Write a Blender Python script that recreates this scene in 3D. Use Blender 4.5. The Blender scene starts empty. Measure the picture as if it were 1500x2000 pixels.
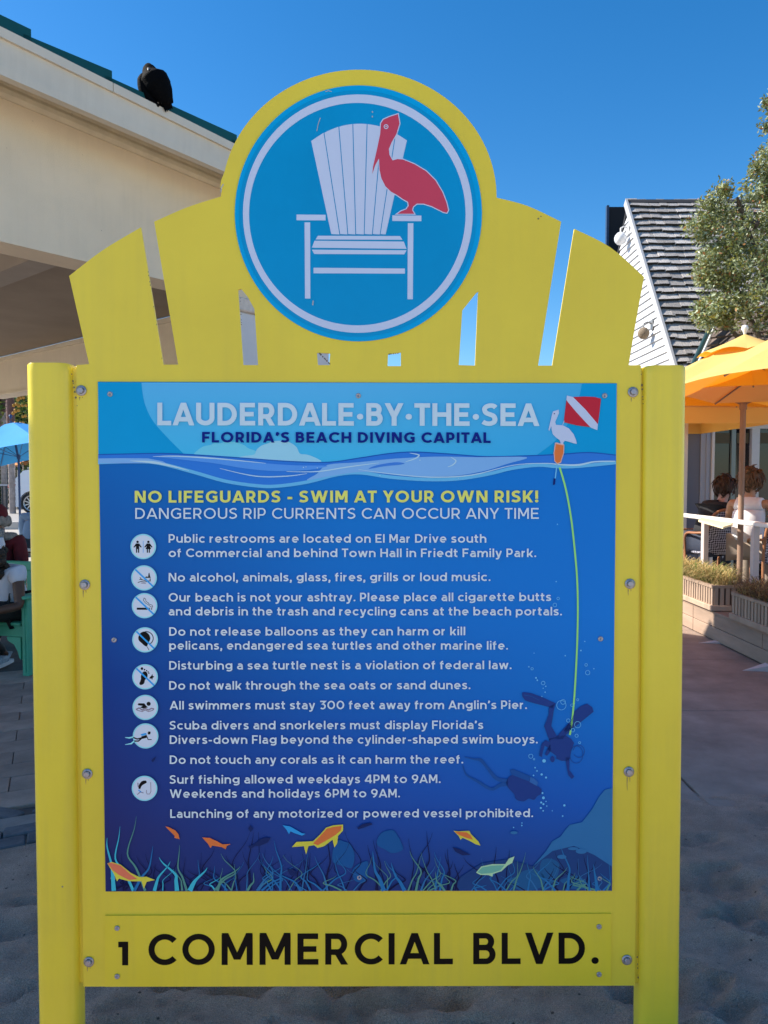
import bpy, math, random
import numpy as np
from mathutils import Vector, Matrix
from mathutils.geometry import tessellate_polygon
random.seed(7); R = math.radians
sc = bpy.context.scene
# ------------------------------------------------------------ camera, sky, sun, exposure
FPX, CX, CY, CAMZ = 1444.0, 750.0, 1000.0, 1.58
PITCH = R(2.6)
cam = bpy.data.objects.new('camera', bpy.data.cameras.new('camera'))
sc.collection.objects.link(cam); sc.camera = cam
cam.data.sensor_fit = 'VERTICAL'; cam.data.sensor_height = 36; cam.data.lens = 36*FPX/2000
cam.data.clip_end = 4000; cam.data.clip_start = 0.05
cam.location = (0, 0, CAMZ); cam.rotation_euler = (R(90)-PITCH, 0, 0)
cam.data.dof.use_dof = True; cam.data.dof.focus_distance = 1.9; cam.data.dof.aperture_fstop = 22.0

SUN_EL, SUN_BACK = R(39), R(8)
SUN = Vector((-math.cos(SUN_EL)*math.cos(SUN_BACK), math.cos(SUN_EL)*math.sin(SUN_BACK), math.sin(SUN_EL)))
w = bpy.data.worlds.new('World'); sc.world = w; w.use_nodes = True
nt = w.node_tree; nt.nodes.clear()
sky = nt.nodes.new('ShaderNodeTexSky'); sky.sky_type = 'NISHITA'; sky.sun_disc = False
sky.sun_elevation = SUN_EL; sky.sun_rotation = R(-82); sky.altitude = 0
sky.air_density = 1.0; sky.dust_density = 0.3; sky.ozone_density = 3.5
hs = nt.nodes.new('ShaderNodeHueSaturation'); hs.inputs['Saturation'].default_value = 1.35
bg = nt.nodes.new('ShaderNodeBackground'); bg.inputs['Strength'].default_value = 0.094
wo = nt.nodes.new('ShaderNodeOutputWorld')
nt.links.new(sky.outputs[0], hs.inputs['Color']); nt.links.new(hs.outputs[0], bg.inputs[0]); nt.links.new(bg.outputs[0], wo.inputs[0])
sl = bpy.data.lights.new('sun', 'SUN'); sl.energy = 4.2; sl.angle = R(0.6); sl.color = (1, 0.93, 0.82)
so = bpy.data.objects.new('sun', sl); sc.collection.objects.link(so)
so.rotation_euler = SUN.to_track_quat('Z', 'Y').to_euler(); so.location = (-10, 0, 12)
sc.view_settings.view_transform = 'Standard'; sc.view_settings.look = 'None'
sc.view_settings.gamma = 1; sc.view_settings.exposure = 1.08; sc.view_settings.use_curve_mapping = False

# ------------------------------------------------------------ helpers
def ray(px, py):
    x = (px-CX)/FPX; d = (py-CY)/FPX; c, s = math.cos(PITCH), math.sin(PITCH)
    return Vector((x, c - d*s, -s - d*c))
CAM = Vector((0, 0, CAMZ))
def hit(px, py, p0, n):
    r = ray(px, py); return CAM + r*((Vector(p0)-CAM).dot(n)/r.dot(n))
def aty(px, py, Y): return hit(px, py, (0, Y, 0), Vector((0, 1, 0)))
def ground(px, py, z=0): return hit(px, py, (0, 0, z), Vector((0, 0, 1)))

def lin(c):
    c /= 255.0
    return c/12.92 if c <= 0.04045 else ((c+0.055)/1.055)**2.4
def rgb(r, g, b): return (lin(r), lin(g), lin(b))
MATS = {}
def mat(name, col, rough=0.6, var=0.0, scale=8.0, bump=0.0, bscale=60.0, rnd=0.0, metal=0.0, spec=0.5, transl=0.0, stretch=None, spots=None, coord='Object', tcol=None, grime=None):
    if name in MATS: return MATS[name]
    m = bpy.data.materials.new(name); m.use_nodes = True; n = m.node_tree; N = n.nodes; L = n.links
    b = N['Principled BSDF']; b.inputs['Roughness'].default_value = rough; b.inputs['Metallic'].default_value = metal
    b.inputs['Specular IOR Level'].default_value = spec
    tc = N.new('ShaderNodeTexCoord'); mp = N.new('ShaderNodeMapping'); L.new(tc.outputs[coord], mp.inputs[0])
    if stretch: mp.inputs['Scale'].default_value = stretch
    c = (*col, 1); out = None
    if var > 0:
        nz = N.new('ShaderNodeTexNoise'); nz.inputs['Scale'].default_value = scale; nz.inputs['Detail'].default_value = 6; nz.inputs['Roughness'].default_value = .62
        L.new(mp.outputs[0], nz.inputs['Vector'])
        cr = N.new('ShaderNodeValToRGB'); cr.color_ramp.elements[0].position = .3; cr.color_ramp.elements[1].position = .7
        cr.color_ramp.elements[0].color = (*[x*(1-var) for x in col], 1); cr.color_ramp.elements[1].color = (*[min(x*(1+var), .95) for x in col], 1)
        L.new(nz.outputs[0], cr.inputs[0]); out = cr.outputs[0]
    if rnd > 0:
        oi = N.new('ShaderNodeObjectInfo'); h = N.new('ShaderNodeHueSaturation')
        mr = N.new('ShaderNodeMapRange'); mr.inputs[3].default_value = 1-rnd; mr.inputs[4].default_value = 1+rnd
        L.new(oi.outputs['Random'], mr.inputs[0]); L.new(mr.outputs[0], h.inputs['Value'])
        if out: L.new(out, h.inputs['Color'])
        else: h.inputs['Color'].default_value = c
        out = h.outputs[0]
    if spots:   # (scale, size, colour): chips and specks
        vo = N.new('ShaderNodeTexVoronoi'); vo.inputs['Scale'].default_value = spots[0]; L.new(mp.outputs[0], vo.inputs['Vector'])
        nz2 = N.new('ShaderNodeTexNoise'); nz2.inputs['Scale'].default_value = spots[0]*4; L.new(mp.outputs[0], nz2.inputs['Vector'])
        ad = N.new('ShaderNodeMath'); ad.operation = 'MULTIPLY_ADD'; ad.inputs[1].default_value = spots[1]*1.6; L.new(nz2.outputs[0], ad.inputs[0]); L.new(vo.outputs['Distance'], ad.inputs[2])
        lt = N.new('ShaderNodeMath'); lt.operation = 'LESS_THAN'; lt.inputs[1].default_value = spots[1]*1.6; L.new(ad.outputs[0], lt.inputs[0])
        mx = N.new('ShaderNodeMix'); mx.data_type = 'RGBA'; L.new(lt.outputs[0], mx.inputs[0])
        if out: L.new(out, mx.inputs[6])
        else: mx.inputs[6].default_value = c
        mx.inputs[7].default_value = (*spots[2], 1); out = mx.outputs[2]
    if grime:   # vertical weather streaks
        mp2 = N.new('ShaderNodeMapping'); mp2.inputs['Scale'].default_value = (26, 1.1, 1.1); L.new(tc.outputs[coord], mp2.inputs[0])
        n3 = N.new('ShaderNodeTexNoise'); n3.inputs['Scale'].default_value = 1.6; n3.inputs['Detail'].default_value = 5; L.new(mp2.outputs[0], n3.inputs['Vector'])
        n4 = N.new('ShaderNodeTexNoise'); n4.inputs['Scale'].default_value = 3.2; n4.inputs['Detail'].default_value = 4; L.new(tc.outputs[coord], n4.inputs['Vector'])
        mu = N.new('ShaderNodeMath'); mu.operation = 'MULTIPLY'; L.new(n3.outputs[0], mu.inputs[0]); L.new(n4.outputs[0], mu.inputs[1])
        mr2 = N.new('ShaderNodeMapRange'); mr2.inputs[1].default_value = .22; mr2.inputs[2].default_value = .42; mr2.inputs[3].default_value = 0; mr2.inputs[4].default_value = grime[0]; L.new(mu.outputs[0], mr2.inputs[0])
        mx2 = N.new('ShaderNodeMix'); mx2.data_type = 'RGBA'; L.new(mr2.outputs[0], mx2.inputs[0])
        if out: L.new(out, mx2.inputs[6])
        else: mx2.inputs[6].default_value = c
        mx2.inputs[7].default_value = (*grime[1], 1); out = mx2.outputs[2]
    if out: L.new(out, b.inputs['Base Color'])
    else: b.inputs['Base Color'].default_value = c
    if bump > 0:
        nb = N.new('ShaderNodeTexNoise'); nb.inputs['Scale'].default_value = bscale; nb.inputs['Detail'].default_value = 5
        L.new(mp.outputs[0], nb.inputs['Vector'])
        bp = N.new('ShaderNodeBump'); bp.inputs['Strength'].default_value = bump; bp.inputs['Distance'].default_value = .01
        L.new(nb.outputs[0], bp.inputs['Height']); L.new(bp.outputs[0], b.inputs['Normal'])
    if transl > 0:
        t = N.new('ShaderNodeBsdfTranslucent'); ms = N.new('ShaderNodeMixShader'); ms.inputs[0].default_value = transl
        if tcol: t.inputs[0].default_value = (*tcol, 1)
        elif out: L.new(out, t.inputs[0])
        else: t.inputs[0].default_value = c
        L.new(b.outputs[0], ms.inputs[1]); L.new(t.outputs[0], ms.inputs[2]); L.new(ms.outputs[0], N['Material Output'].inputs[0])
    MATS[name] = m; return m

WM = {}
def setw(o, M): WM[o.name] = M
def getw(o): return WM.get(o.name, Matrix.Identity(4))
def empty(name, loc=(0, 0, 0), rot=None):
    o = bpy.data.objects.new(name, None); sc.collection.objects.link(o); o.empty_display_size = .1
    M = Matrix.Translation(loc)
    if rot is not None: M = M @ rot.to_4x4()
    o.matrix_world = M; setw(o, M); return o
def tag(o, label, cat, group=None):
    o['label'] = label; o['category'] = cat
    if group: o['group'] = group
    return o
def thing(name, label, cat, loc=(0, 0, 0), group=None, rot=None): return tag(empty(name, loc, rot), label, cat, group)
def link(name, me, mats, parent=None, M=None, local=False):
    """me: mesh with vertices in world space (local=True: in the parent's space)"""
    if not isinstance(mats, (list, tuple)): mats = [mats]
    if not me.materials:
        for m in mats: me.materials.append(m)
    o = bpy.data.objects.new(name, me); sc.collection.objects.link(o)
    if parent is not None:
        pw = getw(parent); o.parent = parent
        if M is not None: L = M if local else pw.inverted() @ M
        elif local: L = Matrix.Identity(4)
        else:
            me.transform(pw.inverted()); L = Matrix.Identity(4)
        o.matrix_local = L; setw(o, pw @ L)
    else:
        if M is not None: o.matrix_world = M
        setw(o, M if M is not None else Matrix.Identity(4))
    return o
def struct(o): o['kind'] = 'structure'; return o
def stuff(o): o['kind'] = 'stuff'; return o

class MB:
    def __init__(s): s.v = []; s.f = []; s.m = []; s.k = 0; s.sm = []
    def add(s, vs, fs, k=None, smooth=False):
        b = len(s.v); s.v += [tuple(v) for v in vs]
        for f in fs: s.f.append([b+i for i in f]); s.m.append(s.k if k is None else k); s.sm.append(smooth)
        return s
    def box(s, lo, hi, M=None, bev=0.0, k=None):
        (x0, y0, z0), (x1, y1, z1) = lo, hi
        if bev <= 0:
            vs = [(x0,y0,z0),(x1,y0,z0),(x1,y1,z0),(x0,y1,z0),(x0,y0,z1),(x1,y0,z1),(x1,y1,z1),(x0,y1,z1)]
            fs = [(0,3,2,1),(4,5,6,7),(0,1,5,4),(1,2,6,5),(2,3,7,6),(3,0,4,7)]
        else:
            b = bev; rings = []
            for (z, i) in ((z0, b), (z0+b, 0), (z1-b, 0), (z1, b)):
                c = b if i == 0 else b+0.0
                xx0, xx1, yy0, yy1 = x0+i, x1-i, y0+i, y1-i
                rings.append([(xx0+b,yy0,z),(xx1-b,yy0,z),(xx1,yy0+b,z),(xx1,yy1-b,z),(xx1-b,yy1,z),(xx0+b,yy1,z),(xx0,yy1-b,z),(xx0,yy0+b,z)])
            vs = [p for r in rings for p in r]; fs = [tuple(range(7, -1, -1)), tuple(range(24, 32))]
            for r in range(3):
                for i in range(8): j = (i+1) % 8; fs.append((r*8+i, r*8+j, r*8+8+j, r*8+8+i))
        if M is not None: vs = [M @ Vector(v) for v in vs]
        return s.add(vs, fs, k)
    def tube(s, pts, r, n=8, caps=True, k=None, smooth=True):
        pts = [Vector(p) for p in pts]; rs = r if isinstance(r, (list, tuple)) else [r]*len(pts); vs = []; up0 = None
        for i, p in enumerate(pts):
            t = (pts[min(i+1, len(pts)-1)] - pts[max(i-1, 0)]).normalized()
            a = up0 if up0 is not None and abs(up0.dot(t)) < .95 else (Vector((0, 0, 1)) if abs(t.z) < .9 else Vector((1, 0, 0)))
            u = (a - t*a.dot(t)).normalized(); up0 = u; v = t.cross(u)
            vs += [p + (u*math.cos(2*math.pi*j/n) + v*math.sin(2*math.pi*j/n))*rs[i] for j in range(n)]
        fs = []
        for i in range(len(pts)-1):
            for j in range(n): k2 = (j+1) % n; fs.append((i*n+j, i*n+k2, i*n+n+k2, i*n+n+j))
        s.add(vs, fs, k, smooth)
        if caps: s.add(vs[:n], [tuple(range(n-1, -1, -1))], k); s.add(vs[-n:], [tuple(range(n))], k)
        return s
    def lathe(s, prof, M=None, n=16, k=None, smooth=True, ax=1.0):
        """prof: (r, z) list around z"""
        vs = [(r*math.cos(2*math.pi*j/n), r*math.sin(2*math.pi*j/n)*ax, z) for r, z in prof for j in range(n)]
        if M is not None: vs = [M @ Vector(v) for v in vs]
        fs = [(i*n+j, i*n+(j+1) % n, i*n+n+(j+1) % n, i*n+n+j) for i in range(len(prof)-1) for j in range(n)]
        return s.add(vs, fs, k, smooth)
    def ball(s, c, r, n=16, m=10, M=None, k=None):
        rx, ry, rz = r if isinstance(r, (list, tuple)) else (r, r, r)
        vs = []
        for i in range(m+1):
            a = -math.pi/2 + math.pi*i/m
            for j in range(n):
                b = 2*math.pi*j/n; p = Vector((rx*math.cos(a)*math.cos(b), ry*math.cos(a)*math.sin(b), rz*math.sin(a)))
                if M is not None: p = M @ p
                vs.append(p + Vector(c))
        fs = [(i*n+j, i*n+(j+1) % n, i*n+n+(j+1) % n, i*n+n+j) for i in range(m) for j in range(n)]
        return s.add(vs, fs, k, True)
    def plate(s, loops, z0, z1, M=None, k=None):
        """loops: list of 2-D outlines (first outer, others holes) extruded z0..z1"""
        L3 = [[Vector((p[0], p[1], 0)) for p in l] for l in loops]
        tri = tessellate_polygon(L3); flat = [p for l in L3 for p in l]; n = len(flat)
        T = (lambda v: M @ v) if M is not None else (lambda v: v)
        vs = [T(Vector((p.x, p.y, z1))) for p in flat]; fs = []
        for t in tri:
            a, b, c = [flat[i] for i in t]
            if (b-a).cross(c-a).z < 0: t = (t[0], t[2], t[1])
            fs.append(tuple(t))
        if z1 != z0:
            vs += [T(Vector((p.x, p.y, z0))) for p in flat]; fs += [(t[2]+n, t[1]+n, t[0]+n) for t in list(fs)]
            st = 0
            for l in L3:
                m = len(l)
                for i in range(m): j = (i+1) % m; fs.append((st+i, st+i+n, st+j+n, st+j))
                st += m
        return s.add(vs, fs, k)
    def mesh(s, name='mesh'):
        me = bpy.data.meshes.new(name); me.from_pydata(s.v, [], s.f); me.update()
        if any(s.m): me.polygons.foreach_set('material_index', s.m)
        if any(s.sm): me.polygons.foreach_set('use_smooth', s.sm)
        return me
    def obj(s, name, mats, parent=None, **kw): return link(name, s.mesh(name), mats, parent, **kw)

def crom(pts, n=6, closed=False):
    P = [Vector((*p, 0)) if len(p) == 2 else Vector(p) for p in pts]; m = len(P); out = []
    for i in range(m if closed else m-1):
        if closed: a, b, c, d = P[(i-1) % m], P[i], P[(i+1) % m], P[(i+2) % m]
        else: a, b, c, d = P[max(i-1, 0)], P[i], P[i+1], P[min(i+2, m-1)]
        for j in range(n):
            t = j/n
            out.append(.5*((2*b)+(c-a)*t+(2*a-5*b+4*c-d)*t*t+(3*b-a-3*c+d)*t**3))
    if not closed: out.append(P[-1])
    return out
def ribbon2(pts, wd, closed=False):
    """mitred ribbon: returns verts (2-D) and quads; wd number or list"""
    P = [Vector((p[0], p[1])) for p in pts]; m = len(P); ws = wd if isinstance(wd, (list, tuple)) else [wd]*m
    vs = []
    for i in range(m):
        a = P[(i-1) % m] if (closed or i > 0) else None; b = P[(i+1) % m] if (closed or i < m-1) else None
        t1 = (P[i]-a).normalized() if a is not None else None; t2 = (b-P[i]).normalized() if b is not None else None
        if t1 is None: t1 = t2
        if t2 is None: t2 = t1
        n1 = Vector((-t1.y, t1.x)); n2 = Vector((-t2.y, t2.x)); nn = n1+n2
        nn = nn.normalized() if nn.length > 1e-6 else n1
        k = ws[i]/2/max(nn.dot(n1), .35)
        vs += [P[i]+nn*k, P[i]-nn*k]
    fs = []
    for i in range(m if closed else m-1):
        j = (i+1) % m; fs.append((2*i, 2*i+1, 2*j+1, 2*j))
    return vs, fs
def gz(y):  # the far ground rises a little towards the road
    t = min(max((y-13)/13, 0), 1); return .37*t*t*(3-2*t)
# ------------------------------------------------------------ setting: ground
def sand_mat():
    m = mat('sand', (.42, .295, .225), .95, .22, 7.0, 1.0, 160, spec=.2)
    n = m.node_tree; N = n.nodes; L = n.links; b = N['Principled BSDF']; src = b.inputs['Base Color'].links[0].from_socket
    nz = N.new('ShaderNodeTexNoise'); nz.inputs['Scale'].default_value = 420; nz.inputs['Detail'].default_value = 2; tc = N.new('ShaderNodeTexCoord'); L.new(tc.outputs['Object'], nz.inputs['Vector'])
    mr = N.new('ShaderNodeMapRange'); mr.inputs[1].default_value = .3; mr.inputs[2].default_value = .7; mr.inputs[3].default_value = .55; mr.inputs[4].default_value = 1.4; L.new(nz.outputs[0], mr.inputs[0])
    vo = N.new('ShaderNodeTexVoronoi'); vo.inputs['Scale'].default_value = 16; L.new(tc.outputs['Object'], vo.inputs['Vector']); lt = N.new('ShaderNodeMapRange'); lt.inputs[1].default_value = .06; lt.inputs[2].default_value = .10; lt.inputs[3].default_value = .25; lt.inputs[4].default_value = 1; L.new(vo.outputs['Distance'], lt.inputs[0])
    mm = N.new('ShaderNodeMath'); mm.operation = 'MULTIPLY'; L.new(mr.outputs[0], mm.inputs[0]); L.new(lt.outputs[0], mm.inputs[1])
    hs_ = N.new('ShaderNodeHueSaturation'); L.new(mm.outputs[0], hs_.inputs['Value']); L.new(src, hs_.inputs['Color']); L.new(hs_.outputs[0], b.inputs['Base Color'])
    return m
def gnoise(x, y, seed=0):
    rs = np.random.RandomState(seed); out = np.zeros_like(x); tot = 0
    for k, (f, a) in enumerate(((1.1, 1), (2.1, .8), (3.7, .62), (6.3, .38), (11, .16))):
        for q in range(5):
            th = rs.uniform(0, 2*np.pi); ff = f*rs.uniform(.75, 1.3)*2.6; ph = rs.uniform(0, 6.28)
            out += a*np.sin((x*np.cos(th)+y*np.sin(th))*ff*2.2+ph + 1.3*np.sin(x*ff*.7+ph*2)); tot += a
    o = out/tot*3.2
    return .5*o - .9*np.abs(o-.1) + .35
def grid_mesh(name, x0, x1, y0, y1, nx, ny, zf):
    xs = np.linspace(x0, x1, nx); ys = np.linspace(y0, y1, ny); X, Y = np.meshgrid(xs, ys); Z = zf(X, Y)
    V = np.stack([X.ravel(), Y.ravel(), Z.ravel()], 1); i = np.arange(nx*ny).reshape(ny, nx)
    F = np.stack([i[:-1, :-1].ravel(), i[:-1, 1:].ravel(), i[1:, 1:].ravel(), i[1:, :-1].ravel()], 1)
    me = bpy.data.meshes.new(name); me.from_pydata(V.tolist(), [], F.tolist()); me.update()
    me.polygons.foreach_set('use_smooth', [True]*len(F)); return me
ys = [-400, -60, 12, 13, 15, 17, 19, 21, 23, 25, 26, 30, 60, 400, 2500]
mb = MB()
for i, y in enumerate(ys): mb.v += [(-1500, y, gz(y)-.03), (1500, y, gz(y)-.03)]
for i in range(len(ys)-1): mb.f.append([2*i, 2*i+1, 2*i+3, 2*i+2]); mb.m.append(0); mb.sm.append(True)
pave_far = mat('pale_pavement', (.42, .38, .33), .9, .12, .6, .3, 30)
struct(mb.obj('ground', pave_far))
def sand_z(X, Y):
    n = gnoise(X*1.25+3, Y*1.7, 3)
    edge = 2.78 + .2*np.sin(X*1.3+.5) + .12*np.sin(X*4.1) - .25*(X < -.9)
    hgt = .05 + .055*n*np.clip((edge+.6-Y)/.9, .12, 1)
    return hgt - np.clip((Y-edge)/1.0, 0, 1)*.075 + .03*np.clip((edge-Y)/1.2, 0, 1)
struct(link('sand', grid_mesh('sand', -5.5, 4.6, -1.5, 4.4, 620, 440, sand_z), sand_mat()))
mb = MB(); mb.add([(-1500, -400, -.015), (1500, -400, -.015), (1500, -1.4, -.015), (-1500, -1.4, -.015)], [(0, 1, 2, 3)])
beach = mat('beach_sand', (.60, .52, .41), .95, .08, .3, .4, 20)
struct(mb.obj('beach', beach))

# paving: stamped slabs on the right, pavers with a border on the left
bed = mat('paving_joint', (.13, .105, .09), .95, .2, 8)
mb = MB(); mb.add([(-8, 2.9, -.02), (3.25, 2.9, -.02), (3.25, 14, -.02), (-8, 14, -.02)], [(0, 1, 2, 3)])
plaza = struct(mb.obj('plaza_paving', bed))
slabm = mat('stamped_concrete', (.33, .245, .195), .85, .30, 2.6, .5, 45, rnd=.10, spots=(5, .03, (.12, .08, .06)))
for (xa, xb) in ((-.9, .35), (.36, 1.565), (1.575, 3.24)):
    ya = 3.45
    for yb in (4.97, 6.4, 7.9, 9.4, 11.0, 13.9):
        MB().box((xa+.003, ya+.006, -.06), (xb-.003, yb-.006, 0), bev=.004).obj('slab', slabm, plaza); ya = yb
paverm = mat('brown_paver', (.36, .245, .185), .88, .25, 5, .5, 60, rnd=.16)
darkp = mat('grey_border_paver', (.12, .115, .12), .85, .3, 9, .8, 50, rnd=.18)
ang = R(24); Mr = Matrix.Rotation(ang, 4, 'Z'); u = Vector((math.cos(ang), math.sin(ang), 0)); v = Vector((-math.sin(ang), math.cos(ang), 0))
P0 = ground(0, 1655)
pm = MB().box((-.198, -.098, -.05), (.198, .098, 0), bev=.004).mesh('paver'); pm.materials.append(paverm)
dm = MB().box((-.097, -.047, -.05), (.097, .047, 0), bev=.006).mesh('border'); dm.materials.append(darkp)
lm = MB().box((-.194, -.07, -.05), (.194, .07, 0), bev=.006).mesh('band'); lm.materials.append(mat('pale_border_paver', (.30, .245, .21), .85, .2, 6, .5, 60, rnd=.1))
cnt = 0
for row in range(14):
    for col in range(-5, 9):
        p = P0 + u*(col*.4+(row % 2)*.2) + v*(.52+row*.2)
        pr = (p.x/max(p.y, .1))*FPX+CX
        if -90 < pr < 330 and p.x < -1.02:
            o = link('paver', pm, paverm, plaza, M=Matrix.Translation(p+Vector((0, 0, random.uniform(-.002, .003)))) @ Mr); cnt += 1
for col in range(-6, 12):
    for kk in (0, 1):
        p = P0 + u*(col*.2+kk*.1) + v*(.05+kk*.1)
        if p.x < -.95: link('paver', dm, darkp, plaza, M=Matrix.Translation(p+Vector((0, 0, random.uniform(-.004, .004)))) @ Mr @ Matrix.Rotation(random.uniform(-.03, .03), 4, 'Z'))
    p = P0 + u*(col*.2) + v*.37
    if p.x < -.95: link('paver', dm, darkp, plaza, M=Matrix.Translation(p) @ Mr @ Matrix.Rotation(R(45 if col % 2 else -45), 4, 'Z') @ Matrix.Scale(.85, 4))
    if col % 2 == 0:
        p = P0 + u*(col*.2+.1) + v*.23
        if p.x < -.95: link('paver', lm, lm.materials[0], plaza, M=Matrix.Translation(p) @ Mr)

# ------------------------------------------------------------ pavilion on the left
dW = Vector((.641, .768, 0)).normalized(); inW = Vector((-dW.y, dW.x, 0)); nW = -inW
C0 = Vector((-.52, 7.5, 0))
def W_(px, py, off=0.0): return hit(px, py, C0 + nW*off, nW)
def sW(p): return (Vector(p)-C0).dot(dW)          # distance along the wall from the corner (negative to the left)
MW = Matrix(((dW.x, 0, nW.x, C0.x), (dW.y, 0, nW.y, C0.y), (0, 1, 0, 0), (0, 0, 0, 1)))   # local x along wall, y up, z outwards
pav = thing('pavilion', 'beige stucco beach pavilion with teal metal roof and deep open front', 'pavilion', (-4.2, 4.5, 0))
stucco = mat('cream_stucco', (.84, .72, .54), .9, .05, 2.0, .5, 260, spots=(9, .045, (.45, .38, .28)), grime=(.10, (.50, .44, .34)))
trimw = mat('cream_trim', (.68, .62, .51), .6, .05, 3, .15, 40, grime=(.15, (.42, .38, .30)))
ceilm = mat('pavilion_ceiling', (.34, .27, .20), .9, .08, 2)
teal = mat('teal_metal_roofing', (.004, .075, .08), .45, .15, 3, spec=.25)
S0, S1 = -6.7, 0.0  # unseen near end cut short so sunlit sand bounces light onto the sign
zt = lambda s, a, b: a[1] + (s-a[0])*(b[1]-a[1])/(b[0]-a[0])
def edge(p1, p2, off):   # image line -> (s,z) line on the wall plane moved out by off
    a = W_(*p1, off); b = W_(*p2, off); return (sW(a), a.z), (sW(b), b.z)
hb = edge((0, 475), (165, 513), 0)
HB = 3.17
OH = .42
ft = edge((0, 55), (457, 283), OH); fb = edge((0, 143), (437, 333), OH)
ZT = lambda s: zt(s, *ft)
ZB = lambda s: zt(s, *fb)
mt = edge((0, 180), (433, 363), .05); ZM = lambda s: zt(s, *mt)
RE = .14     # roof end beyond the corner
MB().plate([[(S0, HB), (S1, HB), (S1, ZM(S1)+.25), (S0, ZM(S0)+.25)]], -.28, 0, MW).obj('front_wall', stucco, pav)
# fascia, drip strips, soffit, moulding
MB().plate([[(S0, ZB(S0)), (RE, ZB(RE)), (RE, ZT(RE)-.045), (S0, ZT(S0)-.045)]], OH-.03, OH, MW).obj('fascia', trimw, pav)
a = S0
for b in (-5.6, -3.4, -2.62, -1.1, RE):
    MB().plate([[(a+.003, ZT(a)-.06), (b-.003, ZT(b)-.06), (b-.003, ZT(b)), (a+.003, ZT(a))]], OH-.02, OH+.022, MW).obj('gutter_strip', trimw, pav); a = b
MB().plate([[(S0, ZB(S0)-.012), (RE, ZB(RE)-.012), (RE, ZB(RE)+.045), (S0, ZB(S0)+.045)]], OH-.05, OH+.012, MW).obj('lower_trim', trimw, pav)
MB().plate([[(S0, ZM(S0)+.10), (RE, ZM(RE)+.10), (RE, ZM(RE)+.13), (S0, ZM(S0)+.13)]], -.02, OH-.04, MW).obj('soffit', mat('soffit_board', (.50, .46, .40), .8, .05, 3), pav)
mb = MB(); prof = [(0, 0), (.02, .0), (.045, .02), (.05, .05), (.04, .075), (.05, .1), (.0, .1)]
for s in (S0, RE):
    base = len(mb.v)
    mb.v += [tuple(MW @ Vector((s, ZM(s)+y-.01, z+.002))) for z, y in prof]
for i in range(6): mb.f.append([i, i+1, i+8, i+7]); mb.m.append(0); mb.sm.append(False)
mb.obj('crown_moulding', mat('cracked_moulding', (.72, .64, .48), .8, .12, 5, .6, 30, spots=(6, .06, (.30, .24, .17))), pav)
# teal roof: stepped courses running back from the rake
roof = empty('roof', C0); roof.parent = pav; roof.matrix_world = Matrix.Translation(C0); setw(roof, Matrix.Translation(C0)); roof.matrix_local = getw(pav).inverted() @ getw(roof)
steps = [sW(W_(x, y, OH-.1)) for x, y in ((35, 48), (195, 124), (442, 245))]
bnds = [S0, steps[0]-1.6] + steps + [RE+.02]
for i in range(len(bnds)-1):
    a, b = bnds[i], bnds[i+1]; h0, h1 = .025, .105
    if i == len(bnds)-2: h1 = .05
    MB().plate([[(a, ZT(a)+.006), (b+.05, ZT(b)+.006), (b+.05, ZT(b)+h1), (a, ZT(a)+h0+.03)]], -4.2 if i < len(bnds)-3 else -.45, OH-.03, MW).obj('roof_panel', teal, roof)
# side return under the roof, columns, ceiling, back wall
side = MB(); side.box((-.24, 2.93, -7.6), (0, 3.5, -.42)).box((-.27, 2.90, -7.6), (.02, 2.928, -.42)).box((-.27, 3.43, -7.6), (-.242, 3.49, -.42)); side = side.mesh('side'); side.transform(MW)
link('side_wall', side, stucco, pav)
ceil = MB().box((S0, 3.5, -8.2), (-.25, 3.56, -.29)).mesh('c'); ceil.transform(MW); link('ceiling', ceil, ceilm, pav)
bk = MB().box((S0, 2.96, -8.4), (-.05, 3.5, -8.1)).mesh('c'); bk.transform(MW); link('back_wall', bk, stucco, pav)
tr = MB().box((S0, 2.90, -8.08), (-.05, 2.958, -7.98)).box((S0, 3.42, -8.08), (-.25, 3.49, -8.02)).mesh('c'); tr.transform(MW); link('back_trim', tr, trimw, pav)
for s in (-2.6, -5.2):
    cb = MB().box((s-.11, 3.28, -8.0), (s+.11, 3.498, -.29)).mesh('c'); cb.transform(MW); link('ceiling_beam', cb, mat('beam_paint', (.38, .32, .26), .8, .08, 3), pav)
def column(s, z, wd=.34, parent=pav):
    m = MB().box((s-wd/2, 0, z-wd/2), (s+wd/2, HB-.12, z+wd/2), bev=.012).mesh('c'); m.transform(MW); c = link('column', m, mat('column_paint', (.66, .66, .68), .7, .06, 3, .2, 90), parent)
    m = MB().box((s-wd/2-.03, HB-.12, z-wd/2-.03), (s+wd/2+.03, HB-.002, z+wd/2+.03), bev=.01).mesh('c'); m.transform(MW); link('capital', m, mat('rusty_capital', (.62, .56, .50), .8, .25, 12, .4, 40, spots=(14, .1, (.30, .16, .10))), c)
column(-.98, -.2, .44); column(-.20, -.2, .36)
column(-6.3, -.2); column(-6.3, -7.8)
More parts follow.
